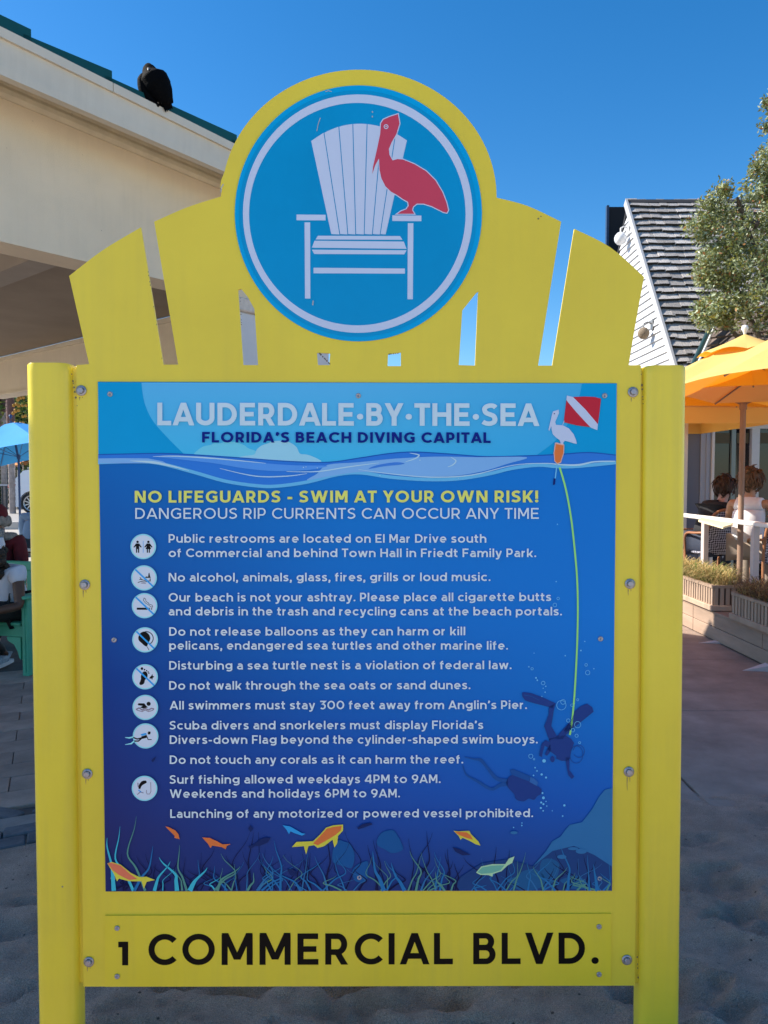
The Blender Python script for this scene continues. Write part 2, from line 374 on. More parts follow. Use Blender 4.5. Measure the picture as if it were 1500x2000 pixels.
# ------------------------------------------------------------ the sign
SY, SP = R(.5), R(.6)
uS = Vector((math.cos(SY), math.sin(SY), 0)); vS = Vector((-math.sin(SY)*math.sin(SP), math.cos(SY)*math.sin(SP), math.cos(SP))); nS = uS.cross(vS)
oS = Vector((0, 1.87, CAMZ)); oG = oS - vS*(CAMZ/vS.z)
MS = Matrix(((uS.x, vS.x, nS.x, oG.x), (uS.y, vS.y, nS.y, oG.y), (uS.z, vS.z, nS.z, oG.z), (0, 0, 0, 1)))
MSi = MS.inverted()
def S(px, py, z=0.0):
    p = MSi @ hit(px, py, oG + nS*z, nS); return (p.x, p.y)
def SS(pts, z=0.0): return [S(p[0], p[1], z) for p in pts]
PXM = 1.87/FPX*1.0      # metres per photo pixel on the sign
ILL = (.54, .53, .66)
def alb(r, g, b): return tuple(min(max(lin(c)/i, .002), .92) for c, i in zip((r, g, b), ILL))
sign = thing('sign', 'tall yellow beach rules sign with round chair and pelican emblem and blue panel', 'sign', oG, rot=MS.to_3x3())
yel = mat('yellow_paint', (.91, .695, .045), .38, .07, 1.8, .05, 180, spots=(7, .026, (.30, .27, .14)), grime=(.08, (.50, .38, .08)))
yelp = mat('yellow_post_paint', (.91, .70, .045), .30, .07, 2.0, .06, 120, spots=(8, .024, (.25, .23, .16)), grime=(.16, (.46, .36, .10)))
def ell(cx, cy, rx, ry, a0, a1, n): return [(cx+rx*math.cos(R(a0+(a1-a0)*i/n)), cy-ry*math.sin(R(a0+(a1-a0)*i/n))) for i in range(n+1)]
aL = math.degrees(math.atan2((385-345)/249, (437-701.5)/268.5)); 
out = [(149, 713), (174, 711), (135, 539)] + [tuple(p[:2]) for p in crom([(135, 539), (200, 489), (275, 444)], 5)][1:] + [(319, 712), (348, 712), (301, 433)] \
    + [tuple(p[:2]) for p in crom([(301, 433), (365, 405), (431, 384)], 5)][1:] + [(434, 368), (430, 366), (432, 352)] + ell(701.5, 385, 268.5, 249, 171.5, 0, 60)[1:] \
    + [(970, 386)] + [tuple(p[:2]) for p in crom([(970, 386), (1030, 402), (1096, 433)], 5)][1:] + [(1051, 714), (1079, 714), (1122, 447)] \
    + [tuple(p[:2]) for p in crom([(1122, 447), (1192, 483), (1258, 541)], 5)][1:] + [(1240, 640), (1228, 713), (1252, 714), (1240, 1925), (163, 1927)]
holes = [[(465, 566), (471, 564), (484, 580), (497, 604), (504, 713), (475, 713)], [(931, 571), (935, 569), (934, 573), (928, 714), (896, 713), (903, 606)],
         [(619, 689), (645, 690), (643, 713), (621, 713)], [(758, 692), (772, 690), (783, 688), (783, 715), (757, 715)]]
board = MB().plate([SS(out)] + [SS(h) for h in holes], -.007, 0).obj('board', yel, sign, local=True)
# posts
def post(xl, xr, yt):
    x0 = (S(xl[0], yt, .0)[0]); x1 = S(xr[0], yt, .0)[0]; yT = S(xl[0], yt, .02)[1]
    x0b = S(xl[1], 2000, .0)[0]; x1b = S(xr[1], 2000, .0)[0]
    d = x1-x0; m = MB(); rr = .026; prof = []
    for cx, cy, a in ((d-rr, -rr, 90), (rr, -rr, 180), (rr, -d+rr, 270), (d-rr, -d+rr, 0)):
        pass
    def pr(x0, x1):
        o = []
        for cx, cz, a0 in ((x1-rr, .02-rr, 0), (x0+rr, .02-rr, 90), (x0+rr, .02-.08+rr, 180), (x1-rr, .02-.08+rr, 270)):
            for i in range(7): a = R(a0 - 0 + (i/6)*90 - (0)); o.append((cx+rr*math.cos(a), cz+rr*math.sin(a)))
        return o
    yB = S(xl[1], 2000, .02)[1]; f = lambda y, a, b: a+(b-a)*(yT-y)/(yT-yB)
    levels = [-.35, .3, 1.0, yT-.02, yT-.004, yT]; ins = [0, 0, 0, 0, 0, .004]; rings = []
    for y, i_ in zip(levels, ins):
        rings.append([(x+(i_ if x < (x0+x1)/2 else -i_), y, z) for x, z in pr(f(y, x0, x0b), f(y, x1, x1b))])
    n = len(rings[0])
    # order: 90->180 corner first gives front-right..; ring is counter-clockwise seen from above
    vs = [p for r in rings for p in r]; fs = []
    for k in range(len(rings)-1):
        for i in range(n): j = (i+1) % n; fs.append((k*n+i, k*n+j, k*n+n+j, k*n+n+i))
    m.add(vs, fs, smooth=True); m.add(rings[-1], [tuple(range(n))])
    me = m.mesh('post'); 
    p = link('post', me, yelp, sign, local=True)
    return p
post((53, 77), (139, 155), 708); post((1257, 1247), (1339, 1325), 713)
for a, b in ((132, 158), (1244, 1268)):
    k2 = .0145 if a < 500 else -.010
    MB().plate([SS([(a, 718), (b, 718), (b+k2*1200, 1925), (a+k2*1200, 1922)])], -.0135, -.0075).obj('gap_filler', yelp, sign, local=True)  # added strip closing the gap: hides the sunlit post side, leaves a dark seam
tabm = yelp
for (x0, x1, ys_) in ((143, 162, (735, 1145, 1515, 1878)), (1238, 1256, (735, 1180, 1530, 1880))):
    for y in ys_:
        a = S(x0+(y-735)*(.0145 if x0 < 500 else -.010), y-24); b = S(x1+(y-735)*(.0145 if x0 < 500 else -.010), y+24)
        MB().box((a[0], b[1], -.032), (b[0], a[1], -.0140), bev=.003).obj('weld_tab', tabm, sign, local=True)
# bolts and screws
steel = mat('steel', (.42, .41, .44), .38, .2, 40, .2, 200, metal=.55)
bm_ = MB().lathe([(0, .001), (.0132, .001), (.0132, .0028), (.0085, .0030)], n=24).lathe([(.0085, .0028), (.0082, .0075), (.0070, .0088), (0, .0090)], n=6, smooth=False).mesh('bolt'); bm_.materials.append(steel)
scm = MB().lathe([(0, .0005), (.0068, .0005), (.0066, .0022), (.0048, .003), (.0022, .0026), (.0018, .0012), (0, .001)], n=16).mesh('screw'); scm.materials.append(steel)
def local_o(name, me, m, parent, x, y, z, rz=0):
    return link(name, me, m, parent, M=Matrix.Translation((x, y, z)) @ Matrix.Rotation(rz, 4, 'Z'), local=True)
for px, py in ((159, 763), (166, 1142), (171, 1511), (174, 1878), (1236, 766), (1230, 1140), (1228, 1507), (1224, 1874)):
    local_o('bolt', bm_, steel, sign, *S(px, py), 0)

# flat print: small meshes, each a hair above the one below
zc = [0]
def flat(pts, z, mb, k):
    mb.plate([SS(pts)], z, z, k=k)
def rib(pts, wpx, z, mb, k, closed=False):
    sp = [Vector(S(p[0], p[1])) for p in pts]
    ws = [x*PXM for x in wpx] if isinstance(wpx, (list, tuple)) else wpx*PXM
    v, f = ribbon2(sp, ws, closed); mb.add([(p.x, p.y, z) for p in v], f, k)
def disc(cx, cy, rx, z, mb, k, ry=None, n=40): flat(ell(cx, cy, rx, ry or rx, 0, 360-360/n, n-1), z, mb, k)
def pm_(name, c, rough=.42): return mat(name, alb(*c), rough, .04, 3, 0, spec=.1)
disk_m = mat('emblem_blue', alb(0, 116, 176), .4, .07, 2.5, .03, 60, spec=.15, spots=(9, .012, (.5, .55, .6)))
rim_m = pm_('emblem_rim_blue', (0, 128, 192)); wh = pm_('print_white', (158, 166, 202)); redm = pm_('pelican_red', (162, 56, 82))
emblem = MB().plate([SS(ell(700, 417.5, 241, 249.5, 0, 357, 119))], .0005, .003).obj('emblem', rim_m, sign, local=True)
m = MB(); disc(699, 418, 232, .0034, m, 0, 240, 120); m.obj('emblem_field', disk_m, emblem, local=True)
m = MB(); m.plate([SS(ell(699, 418.3, 224, 232.3, 0, 357, 119)), SS(ell(698, 419.3, 211, 216.8, 0, 357, 119))], .0038, .0038); m.obj('ring', wh, emblem, local=True)
z8 = lambda pts: [(560+x/4.4118, 220+y/4.4118) for x, y in pts]
m = MB()
tops = [(212, 250), (322, 180), (450, 128), (570, 105), (693, 105), (820, 130), (938, 185), (1035, 245)]; bots = [385, 458, 527, 595, 668, 738, 805, 852]
arc = crom(tops, 4)
for i in range(7):
    g = 3.6
    seg = [(p.x, p.y) for p in arc[i*4:i*4+5]]
    (x0, y0), (x1, y1) = seg[0], seg[-1]; xs0, xs1 = x0+(g if i else 0), x1-(g if i < 6 else 0)
    pts = [(xs0, y0)] + seg[1:-1] + [(xs1, y1), (bots[i+1]-(g if i < 6 else 0), 1054), (bots[i]+(g if i else 0), 1051)]
    flat(z8(pts), .0038, m, 0)
for q in ([(86, 883), (336, 885), (336, 933), (86, 932)], [(910, 890), (1160, 892), (1160, 940), (910, 938)], [(155, 950), (203, 950), (205, 1605), (159, 1605)],
          [(1043, 957), (1091, 957), (1086, 1611), (1040, 1611)], [(270, 1065), (975, 1068), (998, 1100), (250, 1097)], [(240, 1108), (1008, 1115), (1032, 1178), (218, 1168)],
          [(218, 1185), (1032, 1190), (1012, 1225), (238, 1222)], [(232, 1340), (1018, 1347), (1018, 1391), (232, 1388)]):
    flat(z8(q), .0038, m, 0)
m.obj('printed_chair', wh, emblem, local=True)
pel = [(958, 20), (972, 100), (945, 190), (905, 260), (880, 320), (885, 370), (912, 418), (955, 406), (1000, 410), (1100, 450), (1200, 510), (1280, 590), (1340, 690), (1375, 780), (1390, 845), (1378, 868), (1350, 862), (1250, 812), (1180, 790), (1120, 790), (1088, 815), (1080, 845), (1098, 877), (952, 877), (985, 855), (1030, 838), (1050, 808), (1045, 775), (1000, 750), (950, 715), (900, 688), (850, 640), (815, 570), (800, 500), (795, 402), (765, 455), (737, 535), (744, 470), (780, 310), (805, 190), (812, 100), (832, 68), (880, 45)]
pel = z8(pel)
m = MB(); flat(pel, .0042, m, 1); rib(pel, 3.6, .0041, m, 0, True)
e = z8([(856, 128)])[0]; disc(e[0], e[1], 4.6, .0044, m, 0, n=20); disc(e[0], e[1], 3.0, .0045, m, 1, n=20); disc(e[0], e[1], 1.2, .0046, m, 0, n=12)
m.obj('printed_pelican', [wh, redm], emblem, local=True)
m = MB()
for q in ([(626, 232), (622, 243), (619, 258)], [(727, 219), (727.5, 222)], [(727, 228), (727.5, 231)], [(612, 588), (611, 597)], [(636, 181), (642, 179), (648, 181)], [(437, 361), (433, 368), (432, 377)]):
    m = MB(); rib(q, 1.3 if len(q) == 3 and q[0][0] != 437 else 2.2, .0047, m, 0); m.obj('scratch', mat('bare_metal_scratch', (.5, .5, .48), .5), emblem, local=True)

# information panel
pm = bpy.data.materials.new('panel_print'); pm.use_nodes = True; n = pm.node_tree; N = n.nodes; L = n.links; b = N['Principled BSDF']
b.inputs['Roughness'].default_value = .33; b.inputs['Specular IOR Level'].default_value = .14
tc = N.new('ShaderNodeTexCoord'); sx = N.new('ShaderNodeSeparateXYZ'); L.new(tc.outputs['Object'], sx.inputs[0])
yt, yb = S(700, 905)[1], S(700, 1738)[1]; xl, xr = S(200, 1300)[0], S(1198, 1300)[0]
def mrange(src, a, b_):
    q = N.new('ShaderNodeMapRange'); q.inputs[1].default_value = a; q.inputs[2].default_value = b_; L.new(src, q.inputs[0]); return q.outputs[0]
def ramp(src, stops):
    q = N.new('ShaderNodeValToRGB'); q.color_ramp.interpolation = 'EASE' if False else 'LINEAR'
    while len(q.color_ramp.elements) < len(stops): q.color_ramp.elements.new(.5)
    for e_, (p, c) in zip(q.color_ramp.elements, stops): e_.position = p; e_.color = (*alb(*c), 1)
    L.new(src, q.inputs[0]); return q.outputs[0]
ty = mrange(sx.outputs['Y'], yt, yb); tx = mrange(sx.outputs['X'], xl, xr)
left_ = ramp(ty, [(0, (0, 82, 160)), (.25, (0, 68, 144)), (.5, (0, 46, 120)), (.72, (24, 40, 104)), (.86, (30, 36, 92)), (1, (22, 34, 88))])
mid_ = ramp(ty, [(0, (0, 98, 180)), (.3, (0, 92, 176)), (.55, (6, 78, 160)), (.75, (22, 66, 150)), (1, (24, 44, 104))])
right_ = ramp(ty, [(0, (0, 94, 180)), (.35, (0, 98, 186)), (.6, (0, 92, 176)), (.8, (14, 74, 160)), (1, (28, 52, 110))])
def mixc(f, a, b_):
    q = N.new('ShaderNodeMix'); q.data_type = 'RGBA'; L.new(f, q.inputs[0]); L.new(a, q.inputs[6]); L.new(b_, q.inputs[7]); return q.outputs[2]
f1 = mrange(tx, 0, .48); f2 = mrange(tx, .48, 1)
c_ = mixc(f2, mixc(f1, left_, mid_), right_)
L.new(c_, b.inputs['Base Color'])
panel = MB().plate([SS([(192, 746), (1204, 749), (1194, 1738), (207, 1740)])], .0003, .003).obj('information_panel', pm, sign, local=True)
art = MB(); AM = []
def flush(name):
    used = sorted(set(art.m)); mp_ = {k: i for i, k in enumerate(used)}; art.m = [mp_[k] for k in art.m]
    o_ = art.obj(name, [AM[k] for k in used], panel, local=True); art.v.clear(); art.f.clear(); art.m.clear(); art.sm.clear()
def am(name, c, rough=.36):
    AM.append(pm_('print_'+name, c, rough)); return len(AM)-1
sky_d = am('sky_deep', (0, 126, 188)); 
skm = bpy.data.materials.new('print_sky_light'); skm.use_nodes = True; n = skm.node_tree; N = n.nodes; L = n.links; b = N['Principled BSDF']; b.inputs['Roughness'].default_value = .4; b.inputs['Specular IOR Level'].default_value = .14
tc = N.new('ShaderNodeTexCoord'); sx = N.new('ShaderNodeSeparateXYZ'); L.new(tc.outputs['Object'], sx.inputs[0])
L.new(mixc(mrange(sx.outputs['X'], S(700, 800)[0], S(1150, 800)[0]), ramp(mrange(sx.outputs['Y'], S(700, 750)[1], S(700, 900)[1]), [(0, (72, 148, 205)), (1, (52, 152, 216))]), ramp(mrange(sx.outputs['Y'], S(700, 750)[1], S(700, 900)[1]), [(0, (52, 140, 196)), (1, (40, 136, 200))])), b.inputs['Base Color'])
AM.append(skm); sky_l = len(AM)-1
c3 = am('cloud_pale', (92, 168, 222)); c4 = am('cloud_bright', (126, 172, 224)); wv = am('wave_mid', (38, 100, 190)); wl = am('wave_light', (104, 146, 218)); wll = am('wave_crest', (150, 176, 230)); wd_ = am('wave_line', (20, 74, 158)); wf = am('wave_foot', (84, 152, 224))
grn = am('line_green', (128, 196, 104)); org = am('float_orange', (200, 98, 56)); rd = am('flag_red', (158, 32, 52)); wht = am('white', (166, 182, 222)); nav = am('navy', (14, 22, 92)); dive = am('diver_navy', (26, 50, 116)); dive2 = am('diver_far', (22, 66, 134)); tank = am('tank_blue', (40, 84, 150)); bub = am('bubble', (92, 158, 222))
surf = [tuple(p[:2]) for p in crom([(193, 888), (240, 887), (330, 886), (450, 893), (560, 901), (640, 903), (700, 895), (760, 886), (810, 883), (880, 887), (950, 892), (1040, 890), (1100, 887), (1150, 884), (1202, 889)], 4)]
low = [tuple(p[:2]) for p in crom([(193, 907), (260, 905), (310, 908), (380, 926), (440, 943), (500, 952), (540, 953), (600, 945), (660, 930), (705, 927), (760, 935), (830, 940), (890, 939), (950, 930), (1000, 918), (1050, 912), (1090, 915), (1130, 914), (1202, 907)], 4)]
flat([(192.5, 747), (1203.5, 749.5)] + surf[::-1], .0033, art, sky_d)
disc_l = [tuple(p[:2]) for p in crom([(277, 747.5), (283, 786), (298, 820), (325, 852), (360, 887)], 5)]
disc_r = [tuple(p[:2]) for p in crom([(1046, 890), (1085, 860), (1112, 822), (1128, 785), (1136, 749.5)], 5)]
sub = [p for p in surf if 362 < p[0] < 1044]
flat(disc_l + sub + disc_r, .0036, art, sky_l)
cl1 = [(384, 889), (386, 880), (398, 872), (412, 869), (418, 866), (430, 866), (442, 863), (462, 864), (478, 870), (486, 876), (500, 881), (520, 898), (450, 894)]
cl2 = [(470, 894), (482, 890), (497, 888), (502, 878), (512, 870), (524, 866), (534, 862), (552, 861), (568, 865), (580, 874), (586, 886), (600, 888), (614, 893), (628, 902), (590, 901), (540, 899)]
flush('printed_sky')
flat([tuple(p[:2]) for p in crom(cl1, 3, True)], .0038, art, c3); flat([tuple(p[:2]) for p in crom(cl2, 3, True)], .0040, art, c4)
flush('printed_cloud')
flat(surf + low[::-1], .0042, art, wv)
rib(surf, 2.0, .0044, art, wd_)
lowi = [(x, y-3.5) for x, y in low]
rib(lowi, 6.5, .0046, art, wf)
rib([(193, 900)] + [(240, 900), (290, 900), (318, 904), (330, 908)], [9, 10, 9, 6, 1], .0048, art, wl)
L1 = [(640, 908), (700, 903), (770, 896), (850, 892), (930, 893), (1028, 893), (990, 906), (940, 921), (880, 930), (800, 930), (740, 924), (700, 922), (650, 929), (600, 938), (620, 925)]
flat([tuple(p[:2]) for p in crom(L1, 4, True)], .0049, art, wl)
L2 = [(300, 891), (380, 893), (450, 898), (520, 905), (580, 909), (640, 910), (600, 918), (540, 920), (480, 915), (420, 905), (350, 897)]
flat([tuple(p[:2]) for p in crom(L2, 4, True)], .0050, art, am('wave_blue', (70, 124, 206)))
for q, wx in (([(300, 892), (340, 891), (400, 894), (460, 899), (520, 905)], [1, 3, 4, 3, 1]), ([(255, 900), (300, 903), (335, 910), (370, 919)], [1, 7, 5, 1]), ([(800, 885), (818, 889), (810, 896), (792, 902)], [1, 4, 3, 1]),
              ([(880, 893), (890, 900), (884, 908), (874, 912)], [1, 3, 3, 1]), ([(700, 917), (760, 925), (840, 932), (920, 928), (1000, 909), (1060, 905), (1100, 908), (1130, 908), (1160, 902), (1200, 901)], [1, 2, 3, 3, 2, 2, 4, 5, 4, 3]),
              ([(560, 921), (620, 921), (680, 912), (740, 904)], [1, 3, 3, 1]), ([(430, 915), (500, 930), (560, 930), (600, 925)], [1, 3, 3, 1])):
    cp = crom(q, 5); ww = list(np.interp(np.linspace(0, len(q)-1, len(cp)), range(len(q)), wx)); rib(cp, [max(float(x)*.7, .3) for x in ww], .0052, art, wll)
flat([tuple(p[:2]) for p in crom([(735, 909), (770, 903), (790, 905), (780, 908), (750, 911), (720, 916)], 4, True)], .0051, art, am('wave_shade', (52, 104, 190)))
for i in range(9):
    disc(*random.choice([(586, 912), (593, 913), (598, 912), (540, 907), (620, 914), (800, 905), (895, 934), (742, 929), (820, 899)]), 1.1, .0053, art, wll, n=10)
flush('printed_wave')
# flag, white pelican, float, line
z7 = lambda pts: [(1050+x/10, 760+y/10) for x, y in pts]
flat(z7([(555, 190), (700, 158), (900, 150), (1100, 158), (1225, 190), (1200, 430), (1165, 690), (1150, 760), (1020, 745), (760, 712), (500, 650), (530, 400)]), .0054, art, rd)
flat(z7([(560, 130), (680, 160), (920, 400), (1165, 690), (1155, 805), (1025, 755), (750, 460), (550, 220)]), .0056, art, wht)
flush('printed_flag')
wp = z7([(290, 440), (400, 405), (408, 470), (370, 560), (335, 640), (345, 700), (400, 703), (480, 710), (600, 770), (690, 880), (740, 1000), (752, 1070), (700, 1062), (600, 1030), (520, 1010), (490, 1050), (500, 1095), (430, 1080), (440, 1050), (420, 1000), (340, 940), (285, 880), (265, 800), (258, 725), (215, 825), (203, 790), (240, 640), (270, 500)])
flat(wp, .0056, art, wht); disc(1081.7, 808.4, 1.2, .0058, art, nav, n=10); rib(z7([(480, 700), (510, 620)]), 1.2, .0055, art, wht)
flush('printed_pelican')
flat(z7([(330, 1050), (360, 1045), (510, 1085), (505, 1250), (445, 1440), (370, 1465), (318, 1410), (303, 1250)]), .0057, art, am('float_edge', (190, 150, 150)))
flat(z7([(345, 1072), (498, 1104), (490, 1250), (432, 1425), (372, 1448), (330, 1400), (318, 1250)]), .0059, art, org)
rib(z7([(368, 1460), (352, 1600), (335, 1745)]), 2.2, .0055, art, bub); flat(z7([(305, 1740), (340, 1750), (330, 1860), (290, 1875)]), .0057, art, nav)
flush('printed_float')
rib(crom([(1092, 913), (1104, 955), (1114, 1010), (1121, 1070), (1126, 1130), (1127.5, 1190), (1126, 1260), (1122, 1340), (1117, 1400), (1112, 1434)], 4), 3.6, .0054, art, grn)
flush('printed_line')
# divers
zd = lambda pts: [(880+x/3.947, 1300+y/3.947) for x, y in pts]
for poly in ([(548, 205), (560, 200), (620, 208), (700, 238), (805, 285), (782, 322), (700, 300), (650, 288), (575, 266), (552, 238)], [(755, 312), (806, 286), (790, 350), (783, 400), (772, 460), (820, 545), (758, 572), (735, 510), (718, 462), (735, 420), (752, 370)],
             [(935, 400), (950, 350), (1000, 308), (1048, 288), (1088, 316), (1098, 350), (1040, 398), (960, 462), (905, 500), (880, 520), (870, 490)], [(905, 440), (940, 470), (860, 560), (800, 560), (860, 490)],
             [(755, 560), (830, 535), (880, 530), (925, 560), (948, 590), (925, 655), (915, 715), (890, 728), (850, 728), (812, 712), (812, 690), (770, 660), (740, 640), (765, 600)],
             [(880, 700), (912, 705), (912, 800), (935, 830), (950, 850), (930, 868), (905, 840), (893, 790)], [(765, 588), (730, 568), (700, 595), (688, 640), (680, 690), (700, 700), (708, 655), (722, 612), (750, 625), (722, 680), (740, 690), (770, 650)]):
    flat(zd(poly), .0054, art, dive)
rib(zd([(565, 222), (620, 232), (680, 262)]), 1.2, .0056, art, dive2)
disc(*zd([(782, 716)])[0], 4.2, .0054, art, dive, ry=6, n=20)
rib([*ell(*zd([(965, 680)])[0], 13, 17, 150, -170, 18)], .8, .0054, art, dive); rib([*ell(*zd([(985, 655)])[0], 11, 12, 170, -150, 18)], .8, .0055, art, dive)
flush('printed_diver')
flat([tuple(p_[:2]) for p_ in crom(zd([(425, 900), (450, 850), (500, 835), (610, 870), (660, 920), (672, 925), (697, 950), (690, 985), (665, 1000), (640, 1028), (600, 1018), (560, 1040), (505, 1026), (488, 985), (450, 945)]), 4, True)], .0054, art, dive)
flat(zd([(455, 800), (480, 792), (610, 845), (600, 885), (470, 835)]), .0056, art, dive2); flat(zd([(612, 850), (640, 862), (672, 895), (660, 920), (605, 890)]), .0056, art, tank)
for q, wx in (([(440, 885), (350, 862), (280, 780), (230, 722), (180, 715), (105, 698)], [14, 10, 7, 9, 5, 2]), ([(440, 905), (380, 915), (310, 945), (200, 882), (120, 835), (92, 760)], [12, 10, 8, 7, 4, 2])):
    cp = crom(zd(q), 5); rib(cp, [float(x)*.7 for x in np.interp(np.linspace(0, len(q)-1, len(cp)), range(len(q)), wx)], .0054, art, dive2)
flush('printed_diver')
rb = random.Random(5)
for (x, y, r_) in ((850, 300, 36), (863, 275, 18), (903, 418, 13), (975, 450, 24), (938, 492, 14), (967, 535, 12), (990, 588, 8), (975, 258, 8), (932, 300, 10), (615, 692, 16), (710, 130, 14), (640, 715, 6), (1052, 50, 17), (1040, -10, 10), (625, 20, 9), (800, -470, 14), (825, -520, 10)):
    c = zd([(x, y)])[0]; rib(ell(*c, r_/3.947, r_/3.947, 0, 345, 23), .9, .0057, art, bub, True)
for (x, y, r_) in ((655, 90, 7), (665, 108, 6), (730, 155, 5), (710, 170, 4), (725, 200, 5), (700, 233, 4), (648, 780, 6), (663, 805, 6), (698, 832, 9), (732, 856, 8), (636, 840, 6), (717, 728, 14), (705, 975, 7), (712, 1012, 11), (695, 1048, 8), (712, 1060, 8), (732, 1040, 5), (738, 1075, 5), (692, 1090, 8), (710, 1112, 6), (873, 1070, 9), (860, 1152, 6), (780, 1112, 4), (547, 1205, 5), (546, 1225, 6), (483, 1240, 5), (1100, 20, 5), (880, -80, 5), (1000, -120, 6), (1030, -190, 5), (640, -100, 4), (600, 5, 5), (820, -1090, 5), (810, -650, 5)):
    c = zd([(x, y)])[0]; disc(*c, r_/3.947, .0057, art, bub, n=10)
flush('printed_bubbles'); stuff(sc.objects['printed_bubbles'])
# sea bed
hill = am('reef_blue', (40, 92, 146)); hill2 = am('reef_dark', (26, 54, 108)); cor = am('coral_blue', (20, 70, 130)); cor2 = am('coral_teal', (26, 74, 124)); dk = am('weed_dark', (14, 20, 60)); wb = am('weed_blue', (30, 92, 150)); wc = am('weed_cyan', (52, 150, 180)); wg = am('weed_green', (70, 116, 116)); fo = am('fish_orange', (190, 98, 56)); fy = am('fish_yellow', (180, 170, 64)); fb_ = am('fish_dark', (18, 34, 84)); fbl = am('fish_blue', (40, 128, 196)); fgr = am('fish_green', (96, 148, 140)); fr_ = am('fish_rose', (196, 98, 78))
edge_r = lambda y: 1204-(y-749)*10/989-.7
flat([(edge_r(1537), 1537), (1180, 1541), (1168, 1556), (1156, 1578), (1136, 1604), (1112, 1609), (1104, 1618), (1094, 1632), (1078, 1641), (1066, 1660), (1040, 1690), (1010, 1712), (1000, 1737.5), (1194, 1737.5)], .0054, art, hill)
flat([(1040, 1690), (1078, 1660), (1120, 1650), (1160, 1668), (edge_r(1690), 1690), (1194, 1737.5), (880, 1737.8), (900, 1710), (940, 1684), (990, 1676)], .0056, art, hill2)
def blob(cx, cy, rx, ry, n, seed, k, z):
    q = random.Random(seed); pts = []
    for i in range(n): a = 2*math.pi*i/n; s = q.uniform(.62, 1.15); pts.append((cx+rx*math.cos(a)*s, cy+ry*math.sin(a)*s))
    flat([(p.x, min(p.y, 1737)) for p in crom(pts, 4, True)], z, art, k)
blob(762, 1642, 30, 22, 9, 1, cor, .0055); blob(670, 1668, 20, 34, 9, 2, cor, .0055); blob(705, 1700, 18, 26, 8, 3, cor, .0055); blob(1072, 1702, 24, 26, 9, 4, cor2, .0058); blob(1030, 1716, 36, 20, 10, 5, cor2, .0058); blob(1120, 1722, 30, 14, 9, 6, cor2, .0058); blob(1000, 1725, 26, 14, 8, 8, hill2, .0057)
def weed(x, y0, x1, y1, bend, wpx, k, z):
    mx_, my = (x+x1)/2+bend, (y0+y1)/2
    cl_ = lambda v: min(max(v, 211), 1190)
    cp = crom([(x, y0), (cl_(x+(mx_-x)*.5), y0+(my-y0)*.6), (cl_(mx_), my), (cl_(x1+(mx_-x1)*.25), y1+(my-y1)*.35), (cl_(x1), y1)], 5); nn = len(cp)
    rib(cp, [max(wpx*(1-i/nn), .5) for i in range(nn)], z, art, k)
flush('printed_coral')
rw = random.Random(12)
for i in range(64):
    x = rw.uniform(215, 1180); h = rw.uniform(40, 118) if 420 < x < 1000 else rw.uniform(30, 80)
    weed(x, 1737, x+rw.uniform(-26, 26), 1737-h, rw.uniform(-34, 34), rw.uniform(2, 4.5), dk, .0059+i*2e-6)
for i in range(74):
    x = rw.uniform(300, 1185); h = rw.uniform(22, 76)
    weed(x, 1737, x+rw.uniform(-30, 30), 1737-h, rw.uniform(-36, 36), rw.uniform(1.8, 4.5), rw.choice([wb, wb, wg, hill]) if x > 430 else rw.choice([wb, wc, wg]), .0061+i*2e-6)
for x, x1, y1, bd, wp_, k in ((224, 207, 1634, 4, 9, wc), (262, 236, 1612, -22, 6, wc), (285, 268, 1592, -26, 5, wg), (264, 300, 1650, 10, 6, wb), (303, 334, 1680, -6, 7, wc), (347, 312, 1672, 14, 9, wc), (372, 406, 1692, -4, 10, wc), (366, 352, 1648, -10, 5, wg), (425, 470, 1690, -12, 7, wg), (484, 496, 1702, 6, 5, wg), (588, 540, 1700, 10, 6, wb), (548, 536, 1640, 8, 5, wb), (750, 728, 1660, -6, 9, wb), (790, 764, 1682, -4, 8, wb), (812, 800, 1660, 16, 5, wg), (1108, 1094, 1648, 10, 6, wb), (1165, 1158, 1686, 0, 8, wb), (1150, 1146, 1668, 0, 4, wb), (1060, 1040, 1690, 4, 4, wg), (1030, 1028, 1680, 6, 4, wb), (930, 950, 1726, -14, 5, wb), (868, 850, 1700, -6, 5, wg)):
    weed(x, 1737.3, x1, y1, bd, wp_, k, .0064)
zb = lambda pts: [(180+x/2.778, 1580+y/2.778) for x, y in pts]
zb2 = lambda pts: [(680+x/2.778, 1580+y/2.778) for x, y in pts]
flush('printed_seaweed')
def fish(pts, k, z=.0067): flat([(p.x, p.y) for p in crom(pts, 3, True)], z, art, k)
flat(zb([(1085, 200), (1110, 172), (1160, 170), (1200, 168), (1240, 130), (1270, 95), (1310, 82), (1362, 78), (1362, 110), (1335, 140), (1330, 180), (1315, 202), (1305, 160), (1260, 195), (1225, 205), (1205, 190), (1175, 195), (1162, 240), (1150, 195)]), .0066, art, fy)
flat(zb([(1200, 180), (1240, 138), (1275, 100), (1315, 90), (1355, 85), (1350, 110), (1320, 135), (1270, 165), (1225, 190)]), .0068, art, fo)
flush('printed_fish') if art.v else None
flat(zb([(88, 288), (110, 280), (160, 295), (215, 340), (260, 362), (300, 360), (345, 378), (300, 388), (285, 425), (272, 385), (230, 385), (205, 385), (150, 370), (140, 385), (120, 340), (100, 310)]), .0066, art, fy)
flat(zb([(90, 288), (110, 284), (160, 300), (210, 345), (250, 372), (205, 378), (150, 350), (115, 325)]), .0068, art, fr_)
flush('printed_fish') if art.v else None
flat(zb([(600, 148), (640, 150), (680, 168), (710, 185), (755, 183), (732, 195), (728, 212), (705, 200), (655, 192), (645, 205), (630, 180)]), .0066, art, fo)
flush('printed_fish') if art.v else None
